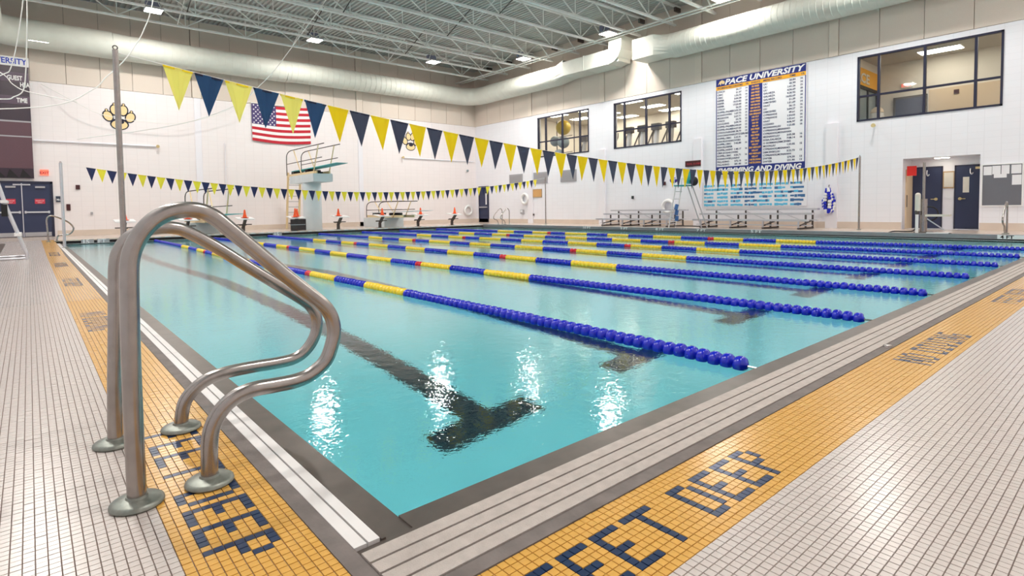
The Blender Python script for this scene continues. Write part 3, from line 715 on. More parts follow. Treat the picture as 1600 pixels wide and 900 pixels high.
# ------------------------------------------------------------------ starting blocks and cones
BLK = [1.81, 3.87, 5.97, 8.10, 10.15, 12.30, 14.48, 16.62]
def cone(x, y, z, label, h=0.33):
    t = thing('traffic_cone', label, 'cone', (x, y, z), 'orange cones on the starting blocks')
    MB().lathe([(0.10, 0.015), (0.085, 0.02), (0.055, 0.15), (0.03, h - .02), (0.018, h)], (x, y, z), 'z', 16).build('body', 'cone_orange', t, True)
    B(x - .13, x + .13, y - .13, y + .13, z + 0.001, z + .016).build('foot', 'cone_orange', t)
for i, X_ in enumerate(BLK):
    lab = 'starting block with dark covered sides under the high diving board' if i == 3 else 'white-topped starting block, %s counted from the exit doors' % ORD[i]
    t = thing('starting_block', lab, 'starting block', (X_, 23.5, ZH), 'starting blocks along the far edge')
    m = MB(); n = len(m.v)
    m.v += [(X_ - .32, 22.95, .72), (X_ + .32, 22.95, .72), (X_ + .32, 23.60, .80), (X_ - .32, 23.60, .80), (X_ - .32, 22.95, .755), (X_ + .32, 22.95, .755), (X_ + .32, 23.60, .835), (X_ - .32, 23.60, .835)]
    for q in ((0, 3, 2, 1), (4, 5, 6, 7), (0, 1, 5, 4), (1, 2, 6, 5), (2, 3, 7, 6), (3, 0, 4, 7)): m.f.append(q); m.m.append(0)
    m.build('platform', 'white_paint', t)
    MB().bar((X_, 23.52, ZH), (X_, 23.52, .42), .09, .12).build('post', 'dark_steel', t)
    MB().bar((X_, 23.53, .40), (X_, 23.15, .75), .09, .12).build('strut', 'dark_steel', t)
    MB().tube([(X_ - .3, 23.36, .52), (X_ + .3, 23.36, .52)], 0.02, 8).build('hand_grip', 'dark_steel', t, True)
    MB().bar((X_, 23.36, .5), (X_, 23.75, .48), .2, .03).build('rear_step', 'dark_steel', t)
    B(X_ - .12, X_ + .12, 23.4, 23.64, ZH, ZH + .015).build('base_plate', 'stainless_dark', t)
    if i == 3:
        B(X_ - .34, X_ + .30, 22.99, 23.02, .20, .70).build('side_cover', 'wrap_grey', t); B(X_ + .30, X_ + .33, 22.99, 23.55, .20, .70).build('side_cover', 'wrap_grey', t)
        MB().box(X_ - .34, X_ + .30, 22.975, 22.99, .44, .47).build('strap', 'vent_grey', t)
for i, X_ in enumerate(BLK):
    if i == 3:
        cone(X_ - .08, 23.15, .796, 'left orange cone of the pair on the covered starting block', 0.38); cone(X_ + .10, 23.42, .829, 'right orange cone of the pair on the covered starting block')
    else: cone(X_ - (0.1 if i in (4,) else 0), 23.25, .807, 'orange cone on the %s starting block from the exit doors' % ORD[i])

# ------------------------------------------------------------------ diving boards
def rails(t, x, y0, y1, zd, zt, m_tube='dark_steel'):
    for s in (-1, 1):
        X_ = x + s * 0.36
        MB().tube(smooth_path([(X_, y1, zd), (X_, y1, zt - .35), (X_, y1 - .1, zt - .12), (X_, y1 - .45, zt), (X_, y1 - 1.2, zt + .02), (X_, y0, zt)]), 0.022, 8).build('hand_rail', m_tube, t, True)
        MB().tube([(X_, y1, zd + (zt - zd) * .48), (X_, y0 + .25, zd + (zt - zd) * .5)], 0.018, 8).build('mid_rail', m_tube, t, True)
        MB().tube([(X_, y1 - 1.0, zt), (X_, y1 - 1.9, zd)], 0.026, 8).build('rail_post', 'cream_rail', t, True)
        MB().tube([(X_, y0 + .6, zt), (X_, y0 + 1.2, zd)], 0.026, 8).build('rail_post', 'cream_rail', t, True)
def board(t, x, y0, y1, z, mname):
    m = MB(); n = len(m.v)
    for y, dz, th in ((y0, .06, .018), ((y0 * .6 + y1 * .4), .03, .035), (y1, 0, .03)):
        m.v += [(x - .25, y, z + dz - th), (x + .25, y, z + dz - th), (x + .25, y, z + dz), (x - .25, y, z + dz)]
    for a in (0, 4):
        for k in range(4): m.f.append((n + a + k, n + a + (k + 1) % 4, n + a + 4 + (k + 1) % 4, n + a + 4 + k)); m.m.append(0)
    m.f += [(n + 3, n + 2, n + 1, n), (n + 8, n + 9, n + 10, n + 11)]; m.m += [0, 0]
    m.build('springboard', mname, t)
    MB().tube([(x - .35, y1 - 2.1, z - .11), (x + .35, y1 - 2.1, z - .11)], 0.07, 12).build('fulcrum_roller', 'black', t, True)
    B(x - .3, x + .3, y1 - 2.6, y1 - 1.5, z - .22, z - .16).build('fulcrum_frame', 'black', t)
    B(x - .32, x + .32, y1 - .5, y1 - .2, z - .22, z - .05).build('anchor', 'black', t)
X_ = 9.25
t = thing('diving_board', 'high diving board on a thick white column with ladder and hand rails', 'diving board', (X_, 24.3, ZH))
MB().lathe([(0.44, ZH), (0.42, .3), (0.42, 2.36)], (X_, 24.3, 0), 'z', 32).build('column', 'pier_paint', t, True)
B(X_ - .45, X_ + .45, 22.95, 25.9, 2.36, 2.72).build('cap_slab', 'pier_paint', t)
for s in (-1, 1): MB().bar((X_ + s * .30, 22.9, 2.78), (X_ + s * .30, 26.4, 2.78), .06, .12).build('bed_frame', 'cream_rail', t)
board(t, X_, 20.9, 26.2, 3.0, 'board_teal')
rails(t, X_, 21.9, 26.5, 2.8, 3.95)
for s in (-1, 1): MB().bar((X_ + s * .30, 26.95, ZH), (X_ + s * .30, 26.5, 2.95), .07, .09).build('ladder_rail', 'cream_rail', t)
for k in range(9):
    z = .45 + k * .27; MB().bar((X_ - .30, 26.95 - .45 * (z - .17) / 2.78, z), (X_ + .30, 26.95 - .45 * (z - .17) / 2.78, z), .05, .03).build('rung', 'vent_grey', t)
X_ = 13.3
t = thing('diving_board', 'low diving board on a white block near the wall life ring', 'diving board', (X_, 24.6, ZH))
B(X_ - .55, X_ + .55, 23.9, 26.2, ZH, .64).build('base_block', 'pier_paint', t)
for s in (-1, 1): MB().bar((X_ + s * .30, 22.4, .72), (X_ + s * .30, 26.2, .72), .06, .12).build('bed_frame', 'cream_rail', t)
board(t, X_, 20.6, 25.8, 0.94, 'pier_paint'); rails(t, X_, 22.2, 26.2, 0.66, 1.46)
X_ = 4.62
t = thing('diving_board', 'low diving board seen through the front grab rail', 'diving board', (X_, 24.6, ZH))
B(X_ - .55, X_ + .55, 23.9, 26.2, ZH, .62).build('base_block', 'pier_paint', t)
for s in (-1, 1): MB().bar((X_ + s * .30, 22.4, .70), (X_ + s * .30, 26.2, .70), .06, .12).build('bed_frame', 'cream_rail', t)
board(t, X_, 19.4, 25.4, 0.93, 'board_teal'); rails(t, X_, 21.0, 25.7, 0.66, 1.92)

# ------------------------------------------------------------------ far wall: scoreboard, doors, signs, flag, emblems
t = thing('scoreboard', 'tall dark purple scoreboard under a white name banner', 'scoreboard', (-1.75, YF, 2.47))
B(-2.85, -0.655, YF - .16, YF - .02, 2.47, 6.75).build('cabinet', 'purple_board', t)
for z0, z1, mm in ((6.15, 6.52, 'purple_band'), (5.30, 5.62, 'purple_band'), (4.62, 4.68, 'vent_grey'), (4.05, 4.10, 'vent_grey'), (4.10, 4.62, 'brown_board'), (2.85, 4.05, 'brown_board')):
    B(-2.83, -0.66, YF - .175, YF - .16, z0, z1).build('score_row', mm, t)
for q in range(5): MB().poly([(-2.6 + q * .38, YF - .178, 2.5), (-2.25 + q * .38, YF - .178, 2.5), (-2.5 + q * .38, YF - .178, 2.82)]).build('wave_stripe', 'black', t)
B(-2.85, -0.635, YF - .19, YF - .02, 6.75, 7.10).build('banner', 'white_paint', t)
text('PACE UNIVERSITY', 0.30, (-0.70, YF - .195, 6.83), 'far', 'blue_text', t, 'lettering', 'RIGHT', sx=0.82, bold=0.006)
for s_, x, z in (('GUEST', -1.30, 6.22), ('HEAT', -0.93, 5.98), ('TIME', -1.05, 5.38)): text(s_, 0.24, (x, YF - .18, z), 'far', 'white_paint', t, 'lettering', sx=0.62, bold=0.008)
d = struct(MB().box(-2.0, -1.92, YF - .08, YF, ZH, 2.36).box(-0.18, -0.10, YF - .08, YF, ZH, 2.36).box(-2.0, -0.10, YF - .08, YF, 2.28, 2.36).build('door_1', 'navy_frame'))
for x0, x1, in ((-1.92, -1.06), (-1.03, -0.18)):
    l = B(x0, x1, YF - .05, YF - .005, ZH + .02, 2.28).build('door_leaf', 'navy_door', d)
    B(x0 + .02, x1 - .02, YF - .055, YF - .05, ZH + .03, .36).build('kick_plate', 'vent_grey', l)
    MB().box(x0 + .04, x1 - .04, YF - .11, YF - .07, 1.12, 1.18).box(x0 + .04, x0 + .1, YF - .07, YF - .05, 1.1, 1.2).box(x1 - .1, x1 - .04, YF - .07, YF - .05, 1.1, 1.2).build('push_bar', 'aluminium', l)
    B(x0 + .36, x1 - .18, YF - .06, YF - .05, 1.48, 1.67).build('warning_sign', 'red_sign', l)
    text('EMERGENCY EXIT', 0.055, ((x0 + x1) / 2 + .09, YF - .062, 1.58), 'far', 'white_paint', l, 'sign_lettering', 'CENTER', sx=0.6); text('ONLY', 0.055, ((x0 + x1) / 2 + .09, YF - .062, 1.51), 'far', 'white_paint', l, 'sign_lettering', 'CENTER')
    B(x1 - .46, x1 - .16, YF - .12, YF - .05, 2.1, 2.17).build('door_closer', 'vent_grey', l)
B(-1.06, -1.03, YF - .07, YF - .005, ZH + .02, 2.28).build('meeting_strip', 'aluminium', d)
B(-1.30, -0.78, YF - .1, YF - .06, 2.2, 2.25).build('strike_rail', 'aluminium', d)
def sign(name, x0, x1, z0, z1, m, label, cat, txt=None, tm='white_paint', size=0.1):
    t = thing(name, label, cat, ((x0 + x1) / 2, YF, z0)); B(x0, x1, YF - .05, YF - .002, z0, z1).build('plate', m, t)
    if txt: text(txt, size, ((x0 + x1) / 2, YF - .053, z0 + (z1 - z0) * .25), 'far', tm, t, 'lettering', 'CENTER', bold=0.004)
    return t
sign('exit_sign', -0.47, -0.20, 2.60, 2.83, 'exit_glow', 'small glowing EXIT sign beside the scoreboard bottom', 'exit sign', 'EXIT', 'fire_red', 0.14)
sign('room_sign', -0.02, 0.19, 1.55, 1.78, 'sign_navy', 'navy square room sign right of the exit doors', 'sign', 'N-2', 'white_paint', 0.1)
sign('alarm_strobe', 0.63, 0.77, 2.06, 2.24, 'exit_dark', 'dark red alarm strobe on the wall right of the far pole', 'alarm')
sign('pull_station', 0.30, 0.43, 1.20, 1.46, 'exit_dark', 'dark red fire pull box behind the far pole', 'fire alarm')
sign('wall_outlet', 1.08, 1.16, 1.02, 1.13, 'vent_grey', 'small grey outlet low on the scoreboard wall', 'outlet')
def conduit(pts, label, r=0.03, m='column_white'):
    o = MB().tube(pts, r, 8).build('wall_pipe', m, None, True); return tag(o, label, 'pipe')
conduit([(-0.62, YF - .05, 3.97), (3.5, YF - .05, 3.98)], 'white sprinkler pipe running from the scoreboard to the wall sprinkler', 0.04)
conduit([(15.9, YF - .05, 4.07), (21.0, YF - .05, 4.05)], 'thin white sprinkler pipe running to the room corner', 0.035)
conduit([(17.87, YF - .04, 4.1), (17.87, YF - .04, 6.2)], 'thin vertical conduit right of the flag wall pilaster', 0.02)
conduit([(6.3, YF - .04, 0.4), (6.3, YF - .04, 4.3)], 'thin vertical conduit left of the American flag', 0.02)
def sprinkler(p, face, label):
    t = thing('sprinkler_head', label, 'sprinkler', p); p = Vector(p); n = Vector((0, -1, 0)) if face == 'far' else Vector((-1, 0, 0))
    MB().tube([p, p + n * .14], 0.03, 8).build('nozzle', 'brass', t, True); MB().lathe([(0.07, 0), (0.07, .01)], p + n * .17, 'y' if face == 'far' else 'x', 12).build('deflector', 'brass', t)
    MB().bar(p + n * .12, p + n * .18, .03).build('yoke', 'brass', t)
sprinkler((3.56, YF - .01, 3.97), 'far', 'brass wall sprinkler head between the paw emblem and the flag')
sprinkler((15.8, YF - .01, 4.08), 'far', 'brass wall sprinkler head below the second paw emblem')
sprinkler((XR - .01, 4.89, 3.68), 'right', 'brass wall sprinkler head under the large corridor window')
t = thing('wall_camera', 'small white camera on the wall near the corner', 'camera', (20.45, YF, 3.4))
B(20.38, 20.52, YF - .06, YF - .002, 3.36, 3.52).build('mount', 'white_paint', t); MB().ball((20.45, YF - .12, 3.46), .08).build('dome', 'ball_grey', t, True)
# American flag
t = thing('national_flag', 'American flag hanging on the white wall', 'flag', (9.0, YF - .06, 4.5))
m = MB(); fx0, fx1, fz0, fz1 = 7.55, 10.43, 4.52, 6.30
def fp(u, v): return (fx0 + (fx1 - fx0) * u, YF - .06 - .02 * math.sin(u * 11) * (1 - v), fz0 + (fz1 - fz0) * v - 0.10 * math.sin(u * math.pi) * (1 - v * .4) + .06 * u * v)
nu = 20
for r in range(13):
    for c in range(nu):
        m.slot = 2 if (r >= 6 and c < 8) else (0 if r % 2 == 0 else 1)
        m.quad(fp(c / nu, r / 13), fp((c + 1) / nu, r / 13), fp((c + 1) / nu, (r + 1) / 13), fp(c / nu, (r + 1) / 13))
o = m.build('cloth', ['flag_red', 'flag_white', 'flag_blue'], t); sol = o.modifiers.new('cloth', 'SOLIDIFY'); sol.thickness = 0.004
m = MB()
for r in range(9):
    for c in range(6 if r % 2 == 0 else 5):
        u = .4 * ((c + .5) / 6 + (0 if r % 2 == 0 else .5 / 6)); v = (6 + 7 * (r + .6) / 9.2) / 13; p = Vector(fp(u, v)) + Vector((0, -.008, 0))
        m.poly([p + Vector((math.sin(2 * PI * k / 10) * (.052 if k % 2 == 0 else .022), 0, math.cos(2 * PI * k / 10) * (.052 if k % 2 == 0 else .022))) for k in range(10)])
o = m.build('stars', 'flag_white', t); o['kind'] = 'stuff'
B(fx0 - .01, fx1 + .01, YF - .05, YF - .01, fz1 + .02, fz1 + .05).build('top_batten', 'white_paint', t)
# paw emblems
def paw(x, z, s, label):
    t = thing('paw_emblem', label, 'emblem', (x, YF, z))
    def ell(cx, cz, a, b, rot, m, d, nm):
        pts = [];
        for k in range(20):
            q = 2 * PI * k / 20; u, v = a * math.cos(q), b * math.sin(q)
            pts.append((x + s * (cx + u * math.cos(rot) - v * math.sin(rot)), z + s * (cz + u * math.sin(rot) + v * math.cos(rot))))
        mb = MB(); mb.poly([(p, YF - d, q) for p, q in pts])
        for k in range(20):
            a_, b_ = pts[k], pts[(k + 1) % 20]; mb.quad((a_[0], YF - .001, a_[1]), (b_[0], YF - .001, b_[1]), (b_[0], YF - d, b_[1]), (a_[0], YF - d, a_[1]))
        mb.build(nm, m, t)
    for cx, cz, rot in ((-.40, .0, .45), (-.15, .28, .12), (.15, .28, -.12), (.40, .0, -.45)):
        k = .145 if abs(cx) < .3 else .15
        ell(cx, cz, k + .045, .25, rot, 'paw_navy', .012, 'toe_outline'); ell(cx, cz, k, .20, rot, 'paw_gold', .016, 'toe')
        ell(cx * 1.12, cz + .25, .065, .065, 0, 'paw_navy', .012, 'claw_outline'); ell(cx * 1.12, cz + .25, .035, .04, 0, 'paw_gold', .016, 'claw')
    ell(0, -.32, .34, .25, 0, 'paw_navy', .013, 'pad_outline'); ell(0, -.34, .29, .19, 0, 'paw_gold', .017, 'pad'); ell(.02, -.22, .15, .09, 0, 'paw_navy', .019, 'pad_mark')
paw(2.22, 5.15, 0.98, 'cream and navy paw emblem behind the tall pole'); paw(16.4, 5.05, 0.95, 'cream and navy paw emblem right of the diving column')
# life rings
def ring(c, R, face, label, hang=True):
    t = thing('life_ring', label, 'life ring', c); ax = 'y' if face == 'far' else 'x'; c = Vector(c); n = Vector((0, -1, 0)) if face == 'far' else Vector((-1, 0, 0)); c = c + n * .015; sd = Vector((1, 0, 0)) if face == 'far' else Vector((0, 1, 0))
    MB().torus(c + n * .08, R, .075, ax, 28, 10).build('ring', 'white_paint', t, True)
    m = MB()
    MB().torus(c + n * .09, R + .075, .012, ax, 28, 6).build('grab_line', 'rope_white', t, True)
    MB().bar(c + Vector((0, 0, R)) , c + n * .06 + Vector((0, 0, R)), .05).build('bracket', 'dark_steel', t)
ring((20.48, YF, 0.95), 0.27, 'far', 'white life ring on the flag wall by the corner')
ring((XR, 22.56, 1.58), 0.27, 'right', 'white life ring on the vent wall near the corkboard')
ring((XR, 12.95, 1.02), 0.27, 'right', 'white life ring low behind the lifeguard chair')

# ------------------------------------------------------------------ right wall: windows and the rooms behind them
for n, (y0, y1, z0, z1) in enumerate(WIN):
    wdt = y1 - y0; vs = [y0 + .03, y0 + wdt / 6, y0 + wdt / 2, y1 - wdt / 6, y1 - .03]; zt = 4.73
    wd = struct(MB().box(XR - .02, XR + .1, y0, y0 + .06, z0, z1).box(XR - .02, XR + .1, y1 - .06, y1, z0, z1).box(XR - .02, XR + .1, y0, y1, z0, z0 + .06).box(XR - .02, XR + .1, y0, y1, z1 - .06, z1).build('window_%d' % (n + 1), 'navy_frame'))
    for v in vs[1:4]: B(XR - .015, XR + .09, v - .035, v + .035, z0 + .06, z1 - .06).build('mullion', 'navy_frame', wd)
    for a, b in zip(vs[:-1], vs[1:]):
        B(XR - .012, XR + .085, a + .035, b - .035, zt - .03, zt + .03).build('transom', 'navy_frame', wd)
        B(XR + .03, XR + .036, a + .03, b - .03, z0 + .05, zt).build('pane', 'pane_glass', wd); B(XR + .03, XR + .036, a + .03, b - .03, zt, z1 - .05).build('pane', 'pane_glass', wd)
RX0, RX1 = XR + .25, XR + 6.2
def room(y0, y1, zf, zc, wm, nm, RX1, cm='gym_ceiling'):
    struct(B(RX0, RX1, y0, y1, zf - .1, zf).build('floor_' + nm, 'gym_floor')); struct(B(RX0, RX1 + .1, y0 - .1, y1 + .1, zc, zc + .1).build('ceiling_' + nm, cm))
    struct(B(RX1, RX1 + .1, y0, y1, zf, zc).build('wall_back_' + nm, wm)); struct(B(RX0, RX1 + .1, y0 - .1, y0, zf - .1, zc).build('wall_near_' + nm, wm)); struct(B(RX0, RX1 + .1, y1, y1 + .1, zf - .1, zc).build('wall_far_' + nm, wm))
room(11.6, 23.6, 3.3, 6.45, 'gym_wall', 'gym', XR + 6.2); RX1 = 25.0; room(0.2, 5.95, 3.3, 6.45, 'gym_wall', 'corridor', RX1)
def troffer(x, y, lab):
    t = thing('ceiling_panel', lab, 'lamp', (x, y, 6.44), 'panel lamps in the rooms behind the windows')
    B(x - .32, x + .32, y - .63, y + .63, 6.42, 6.449).build('frame', 'white_paint', t); B(x - .29, x + .29, y - .6, y + .6, 6.405, 6.42).build('diffuser', 'troffer', t)
k = 0
for x in (22.9, 24.9, 26.6):
    for y in (13.2, 16.4, 19.4, 21.6):
        troffer(x, y, 'glowing panel lamp in the gym ceiling, %s from the wall, %s bay' % (ORD[(22.9, 24.9, 26.6).index(x)], ORD[(13.2, 16.4, 19.4, 21.6).index(y)])); k += 1
troffer(23.9, 3.7, 'large glowing panel lamp seen through the corridor window'); troffer(23.2, 1.0, 'panel lamp at the unseen end of the corridor')
def machine(x, y, label, orange=False):
    t = thing('exercise_machine', label, 'exercise machine', (x, y, 3.3), 'exercise machines in the gym')
    MB().box(x - .9, x + .7, y - .28, y + .28, 3.3, 3.5).build('base', 'machine_grey', t)
    MB().bar((x - .55, y, 3.45), (x - .35, y, 4.75), .14, .2).build('mast', 'machine_white', t)
    MB().box(x - .55, x - .3, y - .22, y + .22, 4.7, 5.0).build('console', 'machine_grey', t)
    for s in (-1, 1):
        MB().tube(smooth_path([(x - .4, y + s * .2, 3.9), (x - .25, y + s * .34, 4.4), (x - .05, y + s * .36, 4.75), (x + .05, y + s * .30, 5.0)]), .035, 8).build('arm', 'machine_grey', t, True)
        MB().bar((x - .5, y + s * .2, 3.7), (x + .5, y + s * .2, 3.62), .12, .06).build('pedal', 'black', t)
    MB().lathe([(0.34, -.1), (0.36, 0), (0.34, .1)], (x + .35, y, 3.85), 'y', 18).build('flywheel', 'ball_grey' if not orange else 'cork', t, True)
for i, y in enumerate((12.7, 13.5, 14.3, 15.1, 15.9)): machine(22.6, y, 'grey elliptical trainer behind the middle window, %s from its bulletin-board side' % ORD[i], i == 0)
for i, y in enumerate((17.9, 18.75, 19.6)): machine(23.4, y, 'grey elliptical trainer behind the small window, %s from its open side' % ORD[i])
def exball(p, r, m, lab): tag(MB().ball(p, r, 24, 16).build('exercise_ball', m, None, True), lab, 'ball', 'exercise balls')
exball((22.3, 20.55, 5.55), .42, 'ball_yellow', 'yellow exercise ball high in the small window'); exball((22.3, 21.2, 4.85), .30, 'ball_grey', 'grey exercise ball at the left edge of the small window'); exball((22.3, 20.55, 4.72), .34, 'ball_grey', 'pale grey exercise ball below the yellow ball'); exball((22.3, 20.9, 4.02), .34, 'ball_grey', 'lowest grey exercise ball of the rack')
t = thing('ball_rack', 'steel rack holding the exercise balls', 'rack', (22.4, 20.8, 3.3))
for y in (20.1, 21.45): MB().tube([(22.7, y, 3.3), (22.7, y, 6.1)], .03, 8).build('upright', 'machine_grey', t, True)
for z in (3.65, 4.18, 5.1): MB().tube([(22.55, 20.1, z), (22.55, 21.45, z)], .02, 8).build('shelf_bar', 'machine_grey', t, True)
t = thing('corridor_door', 'dark door at the end of the corridor behind the large window', 'door', (RX1 - .05, 4.7, 3.3))
B(RX1 - .06, RX1 - .001, 4.36, 5.3, 3.3, 5.05).build('leaf', 'navy_door', t); MB().box(RX1 - .08, RX1 - .002, 4.29, 4.36, 3.3, 5.12).box(RX1 - .08, RX1 - .002, 5.3, 5.37, 3.3, 5.12).box(RX1 - .08, RX1 - .002, 4.29, 5.37, 5.05, 5.12).build('frame', 'dark_steel', t)
t = thing('exit_sign', 'red EXIT sign inside the corridor above its door', 'exit sign', (RX1 - .05, 4.95, 5.45)); B(RX1 - .05, RX1 - .002, 4.77, 5.13, 5.45, 5.66).build('plate', 'offwhite', t); text('EXIT', .17, (RX1 - .055, 4.95, 5.49), 'right', 'exit_glow', t, 'lettering', 'CENTER', bold=.005)
B(RX1 - .03, RX1 - .001, 0.2, 4.25, 3.3, 5.25).build('wainscot', 'hall_tan', bpy.data.objects['wall_back_corridor'])
tag(B(RX1 - .06, RX1 - .031, 3.35, 3.50, 4.98, 5.13).build('alarm_box', 'exit_dark'), 'small red alarm box on the tan corridor wall', 'alarm')
t = thing('shop_front', 'glazed doorway with a yellow banner at the left of the corridor', 'storefront', (23.3, 5.9, 3.3))
B(21.6, 24.8, 5.87, 5.94, 5.45, 6.1).build('banner', 'board_gold', t); text('PACE', .5, (21.95, 5.866, 5.58), 'far', 'offwhite', t, 'lettering', sx=1.6, bold=.01); text('PACE', .5, (21.92, 5.868, 5.56), 'far', 'brown_wood', t, 'lettering', sx=1.6, bold=.02)
for x in (21.7, 22.7, 23.7, 24.7): MB().box(x - .04, x + .04, 5.85, 5.94, 3.3, 5.4).build('post', 'black', t)
for x in (21.74, 22.74, 23.74): B(x, x + .92, 5.9, 5.93, 3.35, 5.33).build('door_glass', 'ball_grey', t)
B(21.6, 24.8, 5.85, 5.94, 5.33, 5.45).build('header', 'black', t)
t = thing('waste_bin', 'cream domed bin inside the corridor', 'bin', (22.3, 5.3, 3.3)); MB().lathe([(.2, 3.3), (.22, 4.1), (.2, 4.25)], (22.3, 5.15, 0), 'z', 20).build('body', 'offwhite', t, True); MB().lathe([(.21, 4.26), (.18, 4.38), (.08, 4.46), (.02, 4.47)], (22.3, 5.15, 0), 'z', 20).build('dome', 'hall_tan', t, True)

# ------------------------------------------------------------------ record board
t = thing('record_board', 'large white swimming record board with navy and gold header', 'record board', (XR, 8.9, 2.32))
by0, by1, bz0, bz1 = 7.118, 10.667, 2.32, 6.255; W_ = by1 - by0
def bx(f): return by1 - W_ * f
B(XR - .04, XR - .002, by0, by1, bz0, bz1).build('panel', 'paper', t)
B(XR - .05, XR - .04, by0, by1, bz1 - .30, bz1).build('header', 'board_navy', t); B(XR - .05, XR - .04, by0, by1, bz1 - .445, bz1 - .30).build('gold_strip', 'board_gold', t)
B(XR - .05, XR - .04, by0, by1, bz0, bz0 + .32).build('footer', 'board_navy', t); B(XR - .05, XR - .04, bx(.544), bx(.39), bz0 + .32, bz1 - .445).build('event_column', 'board_navy', t)
for a, b in ((0, .008), (.992, 1)): B(XR - .05, XR - .04, bx(b), bx(a), bz0 + .32, bz1 - .445).build('border', 'board_navy', t)
XT = XR - .052
text('PACE UNIVERSITY', .30, (XT, bx(.105), bz1 - .255), 'right', 'white_paint', t, 'title', shear=.25, sx=1.27, bold=.011)
text('SWIMMING AND DIVING', .28, (XT, bx(.02), bz0 + .06), 'right', 'white_paint', t, 'title', shear=.25, sx=1.06, bold=.011)
m = MB(); m.poly([(XT, bx(.02 + .02 * k[0]), bz1 - .28 + .25 * k[1]) for k in ((0, .2), (1.2, .75), (2.6, .95), (4.2, .7), (4.4, .35), (3.2, .2), (2.4, .45), (1.8, .05), (1.4, .4))]); m.build('emblem', 'paw_gold', t)
for s_, f in (('WOMENS RECORD', .015), ('TIME', .26), ('YR', .355), ('EVENTS', .42), ('MENS RECORD', .555), ('TIME', .835), ('YR', .95)): text(s_, .105, (XT, bx(f), bz1 - .41), 'right', 'board_text', t, 'heading', sx=1.0, bold=.002)
LT = ['LYNCH|24.17|14', 'CIRIC|51.97|15', 'CIRIC|1:52.72|16', 'KIEFER|5:04.38|17', 'KIEFER|10:33.82|18', 'KIEFER|17:20.40|18', 'LYNCH|56.55|14', 'KOPPEL-PALMER|2:03.33|14', 'KOSAKOWSKI|1:07.72|15', 'MULROON|2:27.71|15', 'LYNCH|53.75|15', 'GOULDING|2:09.79|15', 'KOPPEL-PALMER|2:04.64|15', 'KOPPEL-PALMER|4:27.05|15', 'LYNCH,OLEKSAK|1:38.73|14', 'CHOCIANOWSKI,FITZGERALD||8', 'KOPPEL,CIRIC|3:33.91|16', 'KRAUSS,KOSAKOWSKI||', 'KOPPEL,CIRIC|7:42.80|16', 'KRAUSS,KIEFER||', 'KOPPEL,HASNY|1:48.17|16', 'CIRIC,KOSAKOWSKI||', 'KOPPEL,CIRIC|3:56.71|16', 'KOSAKOWSKI,HASNY||', 'PALLADINO|272.10|14', 'PALLADINO|281.40|14']
RT = ['LIU|20.84|16', 'LIU|45.90|16', 'LIU|1:41.26|15', 'GALARZA|4:36.69|18', 'GALARZA|9:30.92|18', 'GALARZA|16:02.69|18', 'DIMCEVSKI|51.39|16', 'HAAT|1:51.69|14', 'LIU|56.13|16', 'DIMCEVSKI|2:04.27|15', 'CYPRIANOS|49.61|14', 'CYPRIANOS|1:54.03|16', 'HAAT|1:52.61|14', 'LOZANO|4:06.97|18', 'MONAHAN,LIU|1:23.85|16', 'CYPRIANOS,MIGNANO||', 'CYPRIANOS,MONAHAN||', 'MIGNANO,LIU|3:05.50|16', 'SOSA,GALARZA|7:08.14|16', 'O GORMAN,DIMCEVSKI||', 'MOON,LIU|1:33.02|15', 'CYPRIANOS,MIGNANO||', 'DIMCEVSKI,LIU|3:22.73|15', 'CYPRIANOS,MONAHAN||', 'DWYER|274.30|13', 'DWYER|231.90|13']
ET = ['50 FREE', '100 FREE', '200 FREE', '500 FREE', '1000 FREE', '1650 FREE', '100 BACK', '200 BACK', '100 BREAST', '200 BREAST', '100 FLY', '200 FLY', '200 IM', '400 IM', '200 FREE', 'RELAY', '400 FREE', 'RELAY', '800 FREE', 'RELAY', '200 MEDLEY', 'RELAY', '400 MEDLEY', 'RELAY', '1 METER DIVING', '3 METER DIVING']
rz = (bz1 - .445 - (bz0 + .32)) / 26.4
for r in range(26):
    z = bz1 - .445 - rz * (r + .95)
    for row, f0, f1, f2 in ((LT[r], .015, .305, .375), (RT[r], .557, .895, .968)):
        a, b, c = row.split('|')
        text(a, .098, (XT + .01, bx(f0), z), 'right', 'board_text', t, 'record_name', sx=1.0, ext=.001, bold=.0035)
        if b: text(b, .098, (XT + .01, bx(f1), z), 'right', 'board_text', t, 'record_time', 'RIGHT', sx=1.05, ext=.001, bold=.0035)
        if c: text(c, .098, (XT + .01, bx(f2), z), 'right', 'board_text', t, 'record_year', 'RIGHT', sx=1.0, ext=.001, bold=.0035)
    text(ET[r], .094, (XT, bx(.467), z), 'right', 'board_orange', t, 'event_name', 'CENTER', sx=.95 if len(ET[r]) < 12 else .68, ext=.001, bold=.003)
# banner of blue printed columns below the record board
t = thing('champion_banner', 'white banner with columns of blue printing under the record board', 'banner', (XR, 9.2, 1.0))
B(XR - .02, XR - .002, 7.05, 11.28, .98, 2.02).build('sheet', 'paper', t)
rr = random.Random(5)
for c in range(7):
    ya = 11.22 - c * .595; m = MB(); m2 = MB(); md = .75 if c in (3, 6) else .15
    for r in range(6):
        z = 1.90 - r * .16; x = ya; end = ya - rr.uniform(.34, .52)
        while x > end:
            w_ = rr.uniform(.05, .16)
            (m2 if rr.random() < md else m).box(XR - .024, XR - .02, x - w_, x, z - .085 - rr.uniform(-.015, .015), z + rr.uniform(-.012, .012))
            x -= w_ + rr.choice((.0, .0, .014))
    for q, mm in ((m, 'poster_blue'), (m2, 'poster_dark')):
        if q.v: o = q.build('printed_column', mm, t); o['kind'] = 'stuff'

